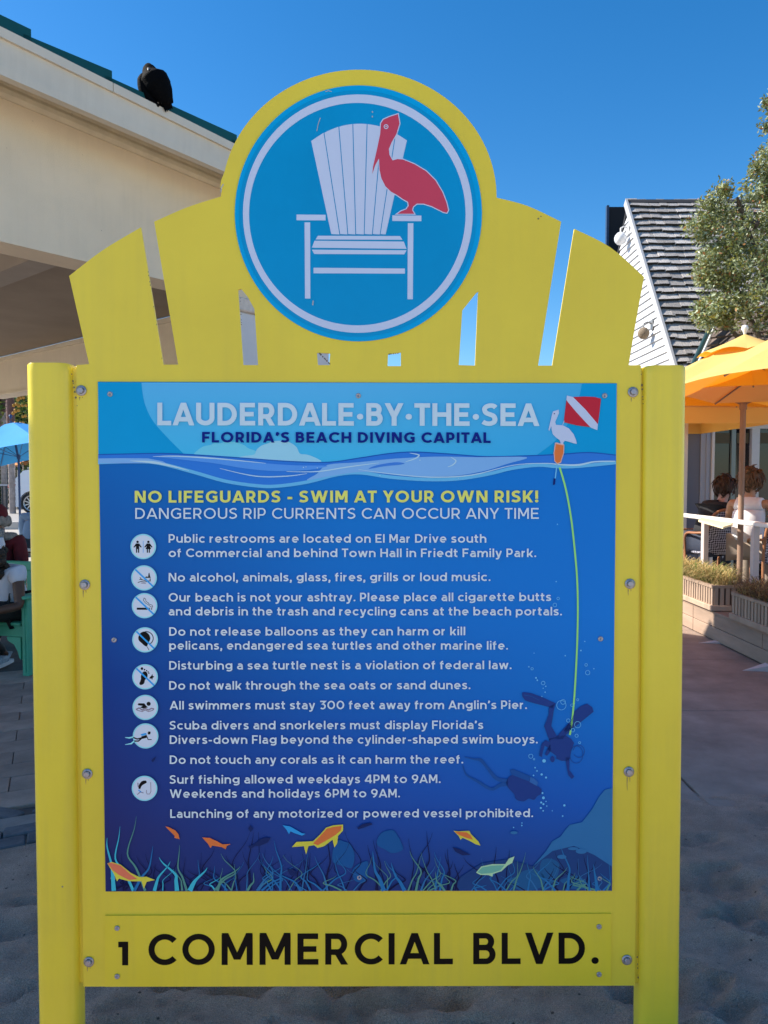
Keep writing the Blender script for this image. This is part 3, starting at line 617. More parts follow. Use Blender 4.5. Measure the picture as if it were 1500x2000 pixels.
flat(zb([(400, 88), (420, 92), (455, 110), (472, 130), (478, 158), (450, 150), (452, 140), (430, 118)]), .0066, art, fo)
flush('printed_fish') if art.v else None
flat(zb2([(570, 112), (600, 115), (655, 112), (665, 130), (690, 155), (705, 170), (716, 192), (690, 185), (655, 165), (620, 150), (608, 160), (598, 140)]), .0066, art, fy)
flat(zb2([(575, 115), (640, 120), (662, 135), (675, 160), (640, 150), (600, 135)]), .0068, art, fo)
flush('printed_fish') if art.v else None
flat(zb2([(692, 338), (720, 305), (780, 292), (850, 292), (870, 262), (900, 250), (888, 285), (862, 300), (830, 330), (785, 345), (780, 360), (760, 352), (715, 350)]), .0066, art, am('fish_pale_edge', (150, 178, 150)))
flat(zb2([(700, 336), (725, 310), (780, 300), (845, 298), (825, 325), (780, 340), (720, 345)]), .0068, art, fgr)
flush('printed_fish') if art.v else None
flat(zb([(1035, 82), (1075, 88), (1110, 108), (1140, 125), (1160, 128), (1140, 138), (1100, 125), (1078, 115), (1070, 130), (1055, 105)]), .0066, art, fbl)
flush('printed_fish') if art.v else None
for q in (zb([(850, 195), (880, 185), (910, 160), (940, 148), (970, 150), (955, 175), (915, 192), (885, 195), (860, 212)]), zb([(850, 100), (860, 80), (875, 100), (862, 120)]), zb([(1060, 320), (1085, 318), (1115, 335), (1105, 355), (1075, 350)]),
          zb2([(50, 95), (80, 75), (125, 68), (132, 78), (85, 95), (55, 105)]), zb2([(565, 200), (600, 210), (650, 235), (662, 242), (620, 245), (580, 225)]), [(300, 1480), (306, 1476), (304, 1482), (300, 1487), (297, 1484)]):
    flat(q, .0066, art, fb_); flush('printed_fish')
flush('printed_fish') if art.v else None
for cx, cy, rx, ry in ((1134, 1660, 11, 5), (1096, 1671, 9, 4), (1003, 1624, 7, 3), (1118, 1655, 10, 3)): disc(cx, cy, rx, .0066, art, hill, ry=ry, n=20)
for p in AM: pass
flush('printed_reef')
# screws on the panel
for px, py in ((216, 770), (700, 773), (1180, 773), (224, 1249), (1172, 1247), (702, 1712), (1170, 1714), (222, 1714)):
    local_o('screw', scm, steel, panel, *S(px, py), .003, random.random()*3)
# street plate
plate_m = mat('yellow_plate', (.91, .70, .035), .32, .06, 2.0, .05, 150, spots=(8, .014, (.3, .27, .14)), grime=(.14, (.5, .4, .1)))
nplate = MB().plate([SS([(206, 1787), (1193, 1783), (1192, 1923.5), (206, 1925.5)])], .0006, .0036).obj('address_plate', plate_m, sign, local=True)
for px, py in ((230, 1811), (230, 1905), (1169, 1808), (1169, 1901)): local_o('screw', scm, steel, nplate, *S(px, py), .0036, random.random()*3)

# ------------------------------------------------------------ lettering: a geometric sans drawn with strokes
def arcp(cx, cy, rx, ry, a0, a1, n=14): return [(cx+rx*math.cos(R(a0+(a1-a0)*i/n)), cy+ry*math.sin(R(a0+(a1-a0)*i/n))) for i in range(n+1)]
def glyphs(s):
    h = s/2; X = .73; T = 1-h; D = {}
    P = lambda *p: ('p', list(p)); St = lambda x, y0=0, y1=1: P((x, y0), (x, y1))
    def dg(xa, ya, xb, yb): return ('d', xa, ya, xb, yb)
    def bowl(x0, cx, rx, y0, y1): return ('p', [(x0, y1), (cx, y1)] + arcp(cx, (y0+y1)/2, rx, (y1-y0)/2, 90, -90, 16)[1:-1] + [(cx, y0), (x0, y0)])
    def oval(cx, cy, rx, ry): return ('c', arcp(cx, cy, rx, ry, 0, 360-360/32, 31))
    def scurve(w_, H): 
        return ('p', [(p.x, p.y) for p in crom([(w_-.07, H*.84-h*.3), (w_*.74, H-h*1.15), (w_*.5, H-h), (w_*.2+h*.4, H*.9-h*.55), (h, H*.735), (w_*.22+h*.2, H*.585), (w_*.5, H*.51), (w_*.78-h*.2, H*.435), (w_-h, H*.27), (w_*.8-h*.4, H*.1+h*.55), (w_*.48, h), (w_*.22, h*1.15+.01), (.03, H*.155+h*.3)], 4)])
    k = lambda dx, dy: s*math.sqrt(1+(dx/dy)**2)/2
    q = k(.36, 1)
    D['A'] = (.88, [dg(q, 0, .44, 1), dg(.88-q, 0, .44, 1), P((.2, .27), (.68, .27))])
    D['B'] = (.66, [St(h), bowl(h, .36, .62-h-.36, .53, T), bowl(h, .37, .66-h-.37, h, .53)])
    D['C'] = (.80, [P(*arcp(.48, .5, .48-h, .5-h, 42, 318, 26))])
    D['D'] = (.78, [St(h), bowl(h, .32, .78-h-.32, h, T)])
    D['E'] = (.62, [St(h), P((h, T), (.61, T)), P((h, .5), (.56, .5)), P((h, h), (.62, h))])
    D['F'] = (.60, [St(h), P((h, T), (.60, T)), P((h, .47), (.54, .47))])
    D['G'] = (.84, [P(*arcp(.48, .5, .48-h, .5-h, 42, 300, 26), (.82-h, .17), (.82-h, .47), (.50, .47))])
    D['H'] = (.76, [St(h), St(.76-h), P((h, .5), (.76-h, .5))])
    D['I'] = (s, [St(h)])
    D['K'] = (.70, [St(h), dg(.10+h, .32, .66-h*.3, 1), dg(.70-h, 0, .30, .56)])
    D['L'] = (.56, [St(h), P((h, h), (.56, h))])
    D['M'] = (.86, [St(h), St(.86-h), dg(h*1.3, 1, .43, .24), dg(.86-h*1.3, 1, .43, .24)])
    D['N'] = (.78, [St(h), St(.78-h), dg(h*1.4, 1, .78-h*1.4, 0)])
    D['O'] = (.96, [oval(.48, .5, .48-h, .5-h)])
    D['P'] = (.64, [St(h), bowl(h, .35, .64-h-.35, .36, T)])
    D['R'] = (.67, [St(h), bowl(h, .36, .65-h-.36, .40, T), dg(.34, .42, .67-h*1.1, 0)])
    D['S'] = (.62, [scurve(.62, 1.0)])
    D['T'] = (.64, [St(.32), P((0, T), (.64, T))])
    D['U'] = (.74, [P((h, 1), *arcp(.37, .33, .37-h, .33-h, 180, 360, 18), (.74-h, 1))])
    D['V'] = (.84, [dg(q, 1, .42, 0), dg(.84-q, 1, .42, 0)])
    g = k(.3, 1); D['W'] = (1.22, [dg(g, 1, .35, 0), dg(.61, 1, .35, 0), dg(.61, 1, .87, 0), dg(1.22-g, 1, .87, 0)])
    D['Y'] = (.78, [dg(q*1.1, 1, .39, .40), dg(.78-q*1.1, 1, .39, .40), St(.39, 0, .44)])
    ov = lambda cx, rx=.36: oval(cx, X/2, rx-h, X/2-h)
    D['a'] = (.60, [P((.60-h, 0), (.60-h, X*.62), *arcp(.30, X*.60, .30-h, X*.40-h, 0, 140, 12)), ('p', [(.60-h, X*.56), (.28, X*.56)] + arcp(.27, X*.28+h*.5, .27-h, X*.28-h*.5, 90, 270, 14)[1:-1] + [(.30, h), (.46, h*1.2+.03), (.60-h, .15)])])
    D['b'] = (.72, [St(h), ov(.37, .35)]); D['d'] = (.72, [St(.72-h), ov(.35, .35)])
    D['c'] = (.62, [P(*arcp(.36, X/2, .36-h, X/2-h, 46, 314, 22))])
    D['e'] = (.70, [P((h, X/2-.01), (.68-h, X/2-.01), *arcp(.345, X/2, .335-h, X/2-h, 0, 312, 24)[1:])])
    D['f'] = (.42, [P((.16, 0), (.16, .80), *arcp(.33, .80, .17, .20-h, 180, 95, 8)), P((.0, X-h), (.38, X-h))])
    D['g'] = (.72, [P((.72-h, X), (.72-h, .05), *arcp(.37, .03, .35-h, .25-h, 0, -145, 14)), ('c', arcp(.35, X/2+.03, .35-h, X/2-h-.03, 0, 348, 31))])
    D['h'] = (.66, [St(h), P((h, X*.55), *arcp(.33, X*.58, .33-h, X*.42-h, 180, 0, 14), (.66-h, 0))])
    D['i'] = (s, [St(h, 0, X), ('b', h, .93, h*1.15)]); D['l'] = (s, [St(h)])
    D['k'] = (.60, [St(h), dg(.10+h, .20, .56-h*.3, X), dg(.60-h, 0, .26, .42)])
    D['m'] = (1.06, [St(h, 0, X), P((h, X*.55), *arcp(.295, X*.60, .295-h, X*.40-h, 180, 0, 12), (.59-h, 0)), P((.59-h, X*.55), *arcp(.825-h*.5, X*.60, .235-h*.5, X*.40-h, 180, 0, 12), (1.06-h, 0))])
    D['n'] = (.66, [St(h, 0, X), P((h, X*.55), *arcp(.33, X*.58, .33-h, X*.42-h, 180, 0, 14), (.66-h, 0))])
    D['o'] = (.74, [ov(.37, .37)])
    D['p'] = (.72, [St(h, -.24, X), ov(.37, .35)])
    D['r'] = (.42, [St(h, 0, X), P((h, X*.5), *arcp(.36, X*.52, .36-h, X*.48-h, 180, 95, 9))])
    D['s'] = (.52, [scurve(.52, X)])
    D['t'] = (.44, [P((.17, .93), (.17, .19), *arcp(.34, .19, .17, .19-h, 180, 285, 8)), P((.0, X-h), (.40, X-h))])
    D['u'] = (.66, [P((h, X), *arcp(.33, X*.42, .33-h, X*.42-h, 180, 360, 14), (.66-h, X)), St(.66-h, 0, X)])
    j = k(.27, X); D['v'] = (.66, [dg(j, X, .33, 0), dg(.66-j, X, .33, 0)])
    D['w'] = (.98, [dg(j, X, .28, 0), dg(.49, X, .28, 0), dg(.49, X, .70, 0), dg(.98-j, X, .70, 0)])
    D['y'] = (.66, [dg(j, X, .33, 0), P((.66-j, X), (.33, -.04), (.27, -.16), (.18, -.22+h*.3), (.05, -.20))])
    D['z'] = (.54, [P((.02, X-h), (.52, X-h)), P((.01, h), (.54, h)), dg(.10, h, .45, X-h)])
    D['0'] = (.80, [oval(.40, .5, .40-h, .5-h)])
    D['1'] = (.36, [St(.36-h), P((0, .97-h), (.36-h, .97-h))])
    D['3'] = (.64, [P((.06, T), (.56, T), (.30, .60), *arcp(.31, .33, .33-h, .29-h*.3, 90, -140, 16)[0:])])
    D['4'] = (.74, [St(.56), P((.02, .25), (.74, .25)), dg(.06, .27, .50, 1)])
    D['6'] = (.68, [oval(.34, .34, .34-h, .34-h), P((h+.02, .36), (.14, .62), (.28, .84), (.46, 1-h*.2))])
    D['9'] = (.68, [oval(.34, .66, .34-h, .34-h), P((.66-h, .64), (.54, .38), (.40, .16), (.22, h*.2))])
    D['.'] = (s*1.1, [('b', h*1.1, h*1.15, h*1.2)]); D[','] = (s*1.1, [('b', h*1.1, h*1.15, h*1.2), P((h*1.5, h), (h*.5, -.17))])
    D['’'] = (s*1.1, [('b', h*1.1, T-.02, h*1.2), P((h*1.9, T-.0), (h*.4, T-.24))]); D['-'] = (.34, [P((0, .38), (.34, .38))])
    D['!'] = (s*1.1, [St(h*1.1, .30, 1), ('b', h*1.1, h*1.15, h*1.2)]); D['•'] = (.26, [('b', .13, .40, .13)])
    return D
OVER = {'A': .05, 'V': .05, 'Y': .05, 'v': .03, 'w': .02, 'y': .03, 'T': .03, 'L': .02, 'f': .02, 't': .02, 'r': .02}
def text(txt, x0, x1, yb0, yb1, cap, stroke, m_, parent, zb_, track=.15, space=.34, one_low=False, name='lettering'):
    s = stroke/cap; G = glyphs(s); mb = MB(); pen = 0; runs = []
    if one_low: h = s/2; G['M'] = (.92, [('p', [(h, 0), (h, .98)]), ('p', [(.92-h, 0), (.92-h, .98)]), ('d', h*1.1, 1.02, .46, .17), ('d', .92-h*1.1, 1.02, .46, .17)])
    for i, ch in enumerate(txt):
        if ch == ' ': pen += space; continue
        w_, pcs = G[ch]; o = OVER.get(ch, 0); pen -= o if i else 0
        sc_ = .755 if (one_low and ch == '1') else 1
        runs.append((pen, pcs, sc_)); pen += w_*sc_ + track - o
    tot = pen-track; sx_ = (x1-x0)/(tot*cap)
    for ri, (p0, pcs, sc_) in enumerate(runs):
        if one_low: mb = MB()
        for pi, pc in enumerate(pcs):
            z = zb_ + (pi % 4)*3e-5
            def TP(x, y):
                X_ = x0 + (p0+x*sc_)*cap*sx_; t = (X_-x0)/(x1-x0); return S(X_, yb0+(yb1-yb0)*t - y*sc_*cap)
            if pc[0] in 'pc':
                v, f = ribbon2(pc[1], s/sc_ if sc_ != 1 else s, pc[0] == 'c')
                mb.add([(*TP(p.x, p.y), z) for p in v], f)
            elif pc[0] == 'd':
                _, xa, ya, xb, yb_ = pc; kk = s*math.sqrt(1+((xb-xa)/(yb_-ya))**2)/2
                mb.add([(*TP(*p), z) for p in ((xa-kk, ya), (xa+kk, ya), (xb+kk, yb_), (xb-kk, yb_))], [(0, 1, 2, 3)])
            else:
                _, cx, cy, r_ = pc; mb.add([(*TP(cx+r_*math.cos(a), cy+r_*math.sin(a)), z) for a in [2*math.pi*i/16 for i in range(16)]], [tuple(range(16))])
        if one_low: mb.obj('letter', m_, parent, local=True)
    if one_low: return
    print('TEXT %.3f %s' % (sx_, txt[:30]))
    return mb.obj(name, m_, parent, local=True)
tw = pm_('text_white', (176, 184, 236)); tt = pm_('title_white', (162, 178, 222)); tn = pm_('text_navy', (8, 24, 110)); ty_ = pm_('text_yellow', (198, 204, 98)); tk = mat('text_black', (.004, .004, .004), .45, spec=.12)
text('LAUDERDALE•BY•THE•SEA', 309, 1050, 831, 832.5, 44, 8.8, tt, panel, .0072, track=.12)
text('FLORIDA’S BEACH DIVING CAPITAL', 396, 957, 864.5, 865.5, 20.5, 4.3, tn, panel, .0072, track=.17)
text('NO LIFEGUARDS - SWIM AT YOUR OWN RISK!', 265, 1050, 981.5, 981, 23, 4.6, ty_, panel, .0072, track=.17)
text('DANGEROUS RIP CURRENTS CAN OCCUR ANY TIME', 266, 1051, 1013, 1013, 21, 2.8, tw, panel, .0072, track=.17)
LINES = [('Public restrooms are located on El Mar Drive south', 331, 949, 1059.5, 1059.5), ('of Commercial and behind Town Hall in Friedt Family Park.', 331, 1046, 1087.5, 1087.5),
    ('No alcohol, animals, glass, fires, grills or loud music.', 331, 957, 1135, 1134), ('Our beach is not your ashtray. Please place all cigarette butts', 331, 1075, 1174, 1173), ('and debris in the trash and recycling cans at the beach portals.', 331, 1096, 1201, 1201),
    ('Do not release balloons as they can harm or kill', 332, 908, 1240.5, 1239.5), ('pelicans, endangered sea turtles and other marine life.', 332, 991, 1267.5, 1267.5), ('Disturbing a sea turtle nest is a violation of federal law.', 332, 998, 1306.5, 1305.5),
    ('Do not walk through the sea oats or sand dunes.', 332, 918, 1345.5, 1344.5), ('All swimmers must stay 300 feet away from Anglin’s Pier.', 333, 1028, 1384, 1383), ('Scuba divers and snorkelers must display Florida’s', 333, 943, 1423, 1422),
    ('Divers-down Flag beyond the cylinder-shaped swim buoys.', 333, 1049, 1451, 1450), ('Do not touch any corals as it can harm the reef.', 333, 904, 1490, 1489), ('Surf fishing allowed weekdays 4PM to 9AM.', 333, 860, 1528.5, 1527),
    ('Weekends and holidays 6PM to 9AM.', 333, 781, 1556, 1555), ('Launching of any motorized or powered vessel prohibited.', 334, 1040, 1595, 1593.5)]
for l in LINES: text(*l, 16.6, 2.75, tw, panel, .0072)
text('1 COMMERCIAL BLVD.', 232, 1168, 1883.5, 1880.5, 61, 11.0, tk, nplate, .0040, track=.20, space=.42, one_low=True)

# pictograms
pb = mat('picto_black', (.006, .006, .008), .5, spec=.12); pw = pm_('picto_white', (172, 178, 210)); pe = pm_('picto_edge', (120, 180, 232)); ps = pm_('picto_slash', (42, 132, 206)); pg = pm_('picto_grey', (120, 108, 130))
PC = [(281.5, 1067), (283, 1128), (284, 1182), (285, 1248.5), (285, 1320.5), (285.5, 1380), (286, 1435.5), (284, 1537.5)]
for i, (cx, cy) in enumerate(PC):
    m = MB(); disc(cx, cy, 25, .0070, m, 1, ry=24.6, n=48); disc(cx, cy, 22.3, .0071, m, 0, ry=22, n=48)
    g = lambda pts: [(cx+x, cy+y) for x, y in pts]; F = lambda pts, k=2: flat(g(pts), .0073, m, k); Rb = lambda pts, w_, k=2, z=.0073: rib(g(pts), w_, z, m, k); Dc = lambda x, y, r_, k=2: disc(cx+x, cy+y, r_, .0073, m, k, n=16)
    if i == 0:
        for sx_, sk in ((-11, 0), (10, 1)):
            Dc(sx_, -9, 2.4); F([(sx_-3, -6), (sx_+3, -6), (sx_+8, 1), (sx_+6.5, 2), (sx_+3, -1), (sx_+(5.5 if sk else 3.2), 5), (sx_-(5.5 if sk else 3.2), 5), (sx_-3, -1), (sx_-6.5, 2), (sx_-8, 1)])
            rib(g([(sx_-1.9, 5), (sx_-1.9, 12)]), 2.2, .0074, m, 2); rib(g([(sx_+1.9, 5), (sx_+1.9, 12)]), 2.2, .0074, m, 2)
        Rb([(0, -11), (0, 12)], .9, 3)
    elif i == 1:
        F([(8, -2), (9, -9), (10.5, -10), (12, -2), (13.5, 0), (2, 0), (4, -3)]); Rb([(-12, 9), (-6, 7), (0, 8), (8, 7), (10, 6)], 1.3); Rb([(-8, -1), (-4, 4), (2, 5), (12, 6)], 1.3); Rb([(-9, 3), (-3, 3)], 1.3); Rb([(12, 1), (12, 7)], 1.6); Rb([(-6, 10), (4, 11)], 1.2, 4)
    elif i == 2:
        F([(-15, 4), (8, 4), (8, 8), (-15, 8)]); Rb([(10, 4), (10, 8)], 1.5); Rb([(14, 4), (14, 8)], 1.5)
        Rb([(18-2, 3), (15, -1), (9, -3), (7, -6), (3, -8), (2, -13), (-1, -15), (-2, -10), (2, -5), (7, -2), (12, 2), (16, 3)], .9)
    elif i == 3:
        F([(p.x, p.y) for p in crom([(-13, -5), (-10, -12), (-3, -16), (4, -14), (9, -8), (10, -1), (6, 7), (4, 12), (0, 12), (-7, 6), (-12, 1)], 3, True)]); Rb(arcp(2, -3, 14, 13, -100, 60, 14), 1.5); Rb([(3, 12), (8, 20)], 1)
    elif i == 4:
        F([(p.x, p.y) for p in crom([(-7, -5), (-3, -10), (2, -10), (5, -5), (4, 2), (0, 6), (-2, 13), (-8, 16), (-11, 13), (-8, 5), (-8, 0)], 3, True)])
        for q_ in ((-6, -16, 2.6), (-1, -14, 1.6), (3, -12, 1.4), (6, -9.5, 1.3), (7.5, -7, 1.2)): Dc(*q_)
        F([(9, 1), (13, -3), (14, -6), (15, -2), (18, 0), (15, 2), (14, 6), (12, 3), (9, 4)])
    elif i == 5:
        Dc(6.5, -7, 4); F([(-15, -6), (-13, -8), (-2, -8), (1, -4), (5, 0), (-4, 2), (-10, 0), (-5, -3), (-13, -4)])
        Rb([(-18, 4), (-12, 1), (-6, 5), (0, 2), (6, 5), (12, 2), (17, 3)], 2.6, 4); Rb([(-18, 4), (-14, 6), (-6, 8), (0, 5), (6, 8), (14, 6), (17, 3)], 1.6, 4)
    elif i == 6:
        F([(-8, 1), (2, -2), (4, 3), (-3, 5), (-9, 6)]); F([(-10, -3), (0, -6), (3, -3), (-7, 0)], 3); F([(4, -6), (6, -9), (10, -8), (9, -3), (5, -3)])
        Rb([(-8, 4), (-16, 6), (-24, 3)], 2.6); Rb([(-8, 5), (-14, 10), (-22, 10)], 2.6); Rb([(3, 2), (5, 7), (12, 7)], 1.6)
        Rb([(-24, 2), (-32, 4), (-40, 3)], [3, 3, 1], 1, .0069); Rb([(-22, 10), (-28, 15), (-40, 17)], [3, 3, 1], 1, .0069)
    elif i == 7:
        Rb([(p.x, p.y) for p in crom([(-10, 1), (-8, -6), (-3, -11), (4, -13)], 4)], [3.5, 4, 4.5, 5, 5.5, 6, 6.5, 7, 7, 7, 6, 5, 3]); Rb([(12, -12), (12.5, 6), (10, 11), (5, 11), (3.5, 7), (4, 3)], 1.2, 4)
        Rb([(-13, -11), (-12, -2)], 2, 4); Rb([(-14, 12), (-8, 7), (-2, 9)], 1.6, 4); Rb([(-12, 3), (-6, 8)], 2, 3)
    if 1 <= i <= 4: rib(g([(-17, -16.5), (18, 17)]), 3.2, .0076, m, 3)
    m.obj('pictogram', [pw, pe, pb, ps, pg], panel, local=True)

# rust drips under some bolts and chipped paint on the slot edges
drip = mat('rust_stain', (.40, .27, .10), .7, .3, 40); chip = mat('chipped_paint', (.16, .13, .10), .8, .3, 60)
q = random.Random(8)
for px, py, L_ in ((166, 1153, 14), (171, 1522, 10), (1230, 1151, 12), (1228, 1518, 26), (1236, 777, 8), (174, 1889, 8), (159, 775, 7)):
    m = MB(); rib([(px-3, py), (px-3.4, py+L_*.5), (px-3, py+L_)], [2.2, 1.4, .5], .0006, m, 0); rib([(px+2, py), (px+2.3, py+L_*.35)], [1.6, .6], .0006, m, 0); m.obj('rust_stain', drip, sign, local=True)
def chips(p, q_, n, w_):
    m = MB()
    for i in range(n):
        t = q.random(); x, y = p[0]+(q_[0]-p[0])*t, p[1]+(q_[1]-p[1])*t; a = q.uniform(.8, w_); flat([(x-a*.4, y-a), (x+a, y-a*.3), (x+a*.5, y+a), (x-a*.6, y+a*.6)], .0007, m, 0)
    stuff(m.obj('paint_chips', chip, sign, local=True))
chips((287, 515), (316, 700), 8, 1.4); chips((469, 580), (475, 712), 7, 1.4); chips((622, 688), (645, 712), 12, 2.2); chips((1050, 428), (1062, 418), 3, 2); chips((140, 730), (152, 800), 9, 2.4); chips((757, 692), (783, 690), 8, 2); chips((1252, 730), (1256, 790), 8, 2.6); chips((1244, 1860), (1246, 1910), 7, 2)
# ------------------------------------------------------------ cottage on the right
cot = thing('cottage', 'white clapboard cottage with steep grey cedar shingle roof beside the patio', 'house', (6.5, 11, 0))
XG = 3.90; YR, ZR = 12.0, 5.96; YE, ZE = 9.72, 2.82          # ridge and eave of the near slope
siding = mat('white_siding', (.58, .59, .61), .55, .05, 4, .1, 80); wtrim = mat('white_trim', (.70, .70, .68), .5, .04, 4)
slope = (ZR-ZE)/(YR-YE)
MB().add([(XG+.03, YE+.15, 0), (XG+.03, 14.1, 0), (XG+.03, 14.1, ZE), (XG+.03, YR, ZR-.12), (XG+.03, YE+.15, ZE)], [(0, 4, 3, 2, 1)]).obj('gable_wall', siding, cot)
z = 2.2
while z < ZR-.2:      # clapboards
    zz = z+.112; half = lambda q: max((ZR-.07-q)/slope, .02)
    y0, y1 = max(YR-half(z), YE+.2), YR+half(z); a0, a1 = max(YR-half(zz), YE+.2), YR+half(zz)
    mb = MB(); mb.add([(XG-.022, y0, z), (XG-.022, y1, z), (XG+.004, a1, zz), (XG+.004, a0, zz), (XG+.028, y0, z), (XG+.028, y1, z), (XG+.028, a1, zz), (XG+.028, a0, zz)], [(0, 1, 2, 3), (4, 7, 6, 5), (0, 4, 5, 1), (3, 2, 6, 7), (0, 3, 7, 4), (1, 5, 6, 2)])
    mb.obj('clapboard', siding, cot); z = zz
rfM = Matrix(((1, 0, 0, 0), (0, (YR-YE), -(ZR-ZE), 0), (0, (ZR-ZE), (YR-YE), 0), (0, 0, 0, 1)))
Ls = math.hypot(YR-YE, ZR-ZE); cy_, sy_ = (YR-YE)/Ls, (ZR-ZE)/Ls
MR = Matrix(((1, 0, 0, XG-.03), (0, cy_, -sy_, YE), (0, sy_, cy_, ZE), (0, 0, 0, 1)))      # x along eave, y up the slope, z outwards
croof = empty('roof', (6.5, 11, 4)); croof.parent = cot; croof.matrix_local = getw(cot).inverted() @ getw(croof)
dkw = mat('dark_roof_board', (.03, .03, .035), .9, .1, 4)
m = MB().box((0, -.02, -.08), (7.2, Ls, -.012)).mesh('deck'); m.transform(MR); link('roof_deck', m, dkw, croof)
m = MB().box((XG-.02, YR, ZR-.09), (XG+7, YR+.01, ZR)).mesh('x')
mb = MB(); mb.add([(XG-.03, YR, ZR-.03), (XG+7, YR, ZR-.03), (XG+7, 14.3, ZE-.03), (XG-.03, 14.3, ZE-.03), (XG-.03, YR, ZR-.1), (XG+7, YR, ZR-.1), (XG+7, 14.3, ZE-.1), (XG-.03, 14.3, ZE-.1)], [(0, 3, 2, 1), (4, 5, 6, 7), (0, 4, 7, 3), (0, 1, 5, 4)]); mb.obj('far_slope', dkw, croof)
shm = mat('cedar_shingle', (.40, .37, .35), .9, .3, 14, .6, 60, rnd=.32, stretch=(6, 1, 1), coord='Object')
end_shade = mat('shingle_end_shade', (.035, .032, .03), .95, .2, 30)  # end grain coloured near-black to stand in for shade below each course
rs = random.Random(3); shapes = []
for wd_s in (.10, .13, .16, .19, .22):
    for kq in range(2):
        me = MB(); j = rs.uniform(-.014, .014)
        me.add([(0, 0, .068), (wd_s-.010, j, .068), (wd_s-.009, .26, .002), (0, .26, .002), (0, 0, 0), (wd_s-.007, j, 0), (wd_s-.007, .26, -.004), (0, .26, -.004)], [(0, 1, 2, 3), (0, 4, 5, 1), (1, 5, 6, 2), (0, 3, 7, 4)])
        me.m[1] = 1; me = me.mesh('shingle'); me.materials.append(shm); me.materials.append(end_shade); shapes.append((wd_s, me))
rest = MB(); rows = 25; ex = Ls/rows; n_ind = 0
for r_ in range(rows):
    x = -.01 + rs.uniform(-.05, 0); row = r_*ex + rs.uniform(-.004, .004)
    while x < 7:
        wd_s, me = rs.choice(shapes)
        Mx = MR @ Matrix.Translation((max(x, 0), row+rs.uniform(-.016, .016), rs.uniform(0, .008))) @ Matrix.Rotation(rs.uniform(-.018, .018), 4, 'Z')
        if x < 1.9 and n_ind < 298:
            link('shingle', me, shm, croof, M=Mx); n_ind += 1
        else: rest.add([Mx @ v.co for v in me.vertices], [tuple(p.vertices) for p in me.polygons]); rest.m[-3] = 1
        x += wd_s
stuff(rest.obj('shingle_field', [shm, end_shade], croof))
m = MB().box((-.03, Ls-.05, .03), (7.2, Ls+.02, .06)).mesh('x'); m.transform(MR); link('ridge_board', m, dkw, croof)
m = MB().box((-.04, -.03, -.03), (-.006, Ls, .076)).mesh('x'); m.transform(MR); link('rake_board', m, mat('rake_paint', (.42, .42, .43), .6), croof)
# wing whose darker roof shows at the right
brs = mat('brown_shingle', (.16, .125, .11), .9, .3, 12, .5, 60, rnd=.25)
wing = empty('side_wing', (6, 10, 3)); wing.parent = cot; wing.matrix_local = getw(cot).inverted() @ getw(wing)
A = aty(1392, 640, 9.2); B_ = aty(1350, 712, 9.0); Cc = aty(1530, 700, 8.6); Dd = aty(1530, 600, 9.6)
def strip_roof(p00, p01, p10, p11, rows, cols, parent, mt):   # p00 low-left, p01 low-right, p10 top-left, p11 top-right
    nrm = (p01-p00).cross(p10-p00).normalized(); nrm = nrm if nrm.y < 0 else -nrm
    mb = MB(); mb.add([p00-nrm*.02, p01-nrm*.02, p11-nrm*.02, p10-nrm*.02], [(0, 1, 2, 3)]); mb.obj('roof_base', dkw, parent)
    P = lambda u, v: (p00*(1-u)+p01*u)*(1-v)+(p10*(1-u)+p11*u)*v
    for r_ in range(rows):
        for c_ in range(cols):
            g = rs.uniform(.004, .012); u0, u1 = c_/cols+g*.4, (c_+1)/cols-g*.4; u0 += (r_ % 2)*.5/cols; u1 = min(u1+(r_ % 2)*.5/cols, 1); v0, v1 = r_/rows+rs.uniform(-.01, .01), min((r_+1.25)/rows, 1)
            a, b, c, d = P(u0, v0), P(u1, v0), P(u1, v1), P(u0, v1)
            MB().add([a+nrm*.03, b+nrm*.03, c+nrm*.003, d+nrm*.003, a, b, c, d], [(0, 1, 2, 3), (0, 4, 5, 1), (1, 5, 6, 2), (3, 7, 4, 0)]).obj('shingle', mt, parent)
strip_roof(B_, Cc, aty(1396, 622, 9.9), Dd, 6, 9, wing, brs)
gtm = mat('dark_green_gutter', (.015, .045, .045), .45)
MB().tube([aty(1398, 612, 9.7)+Vector((0, -.06, 0)), aty(1349, 716, 8.9)+Vector((0, -.06, 0))], .035, 8).tube([aty(1404, 612, 9.6)+Vector((0, -.06, 0)), aty(1357, 716, 8.85)+Vector((0, -.06, 0))], .014, 6, k=1).obj('valley_gutter', [gtm, wtrim], wing)
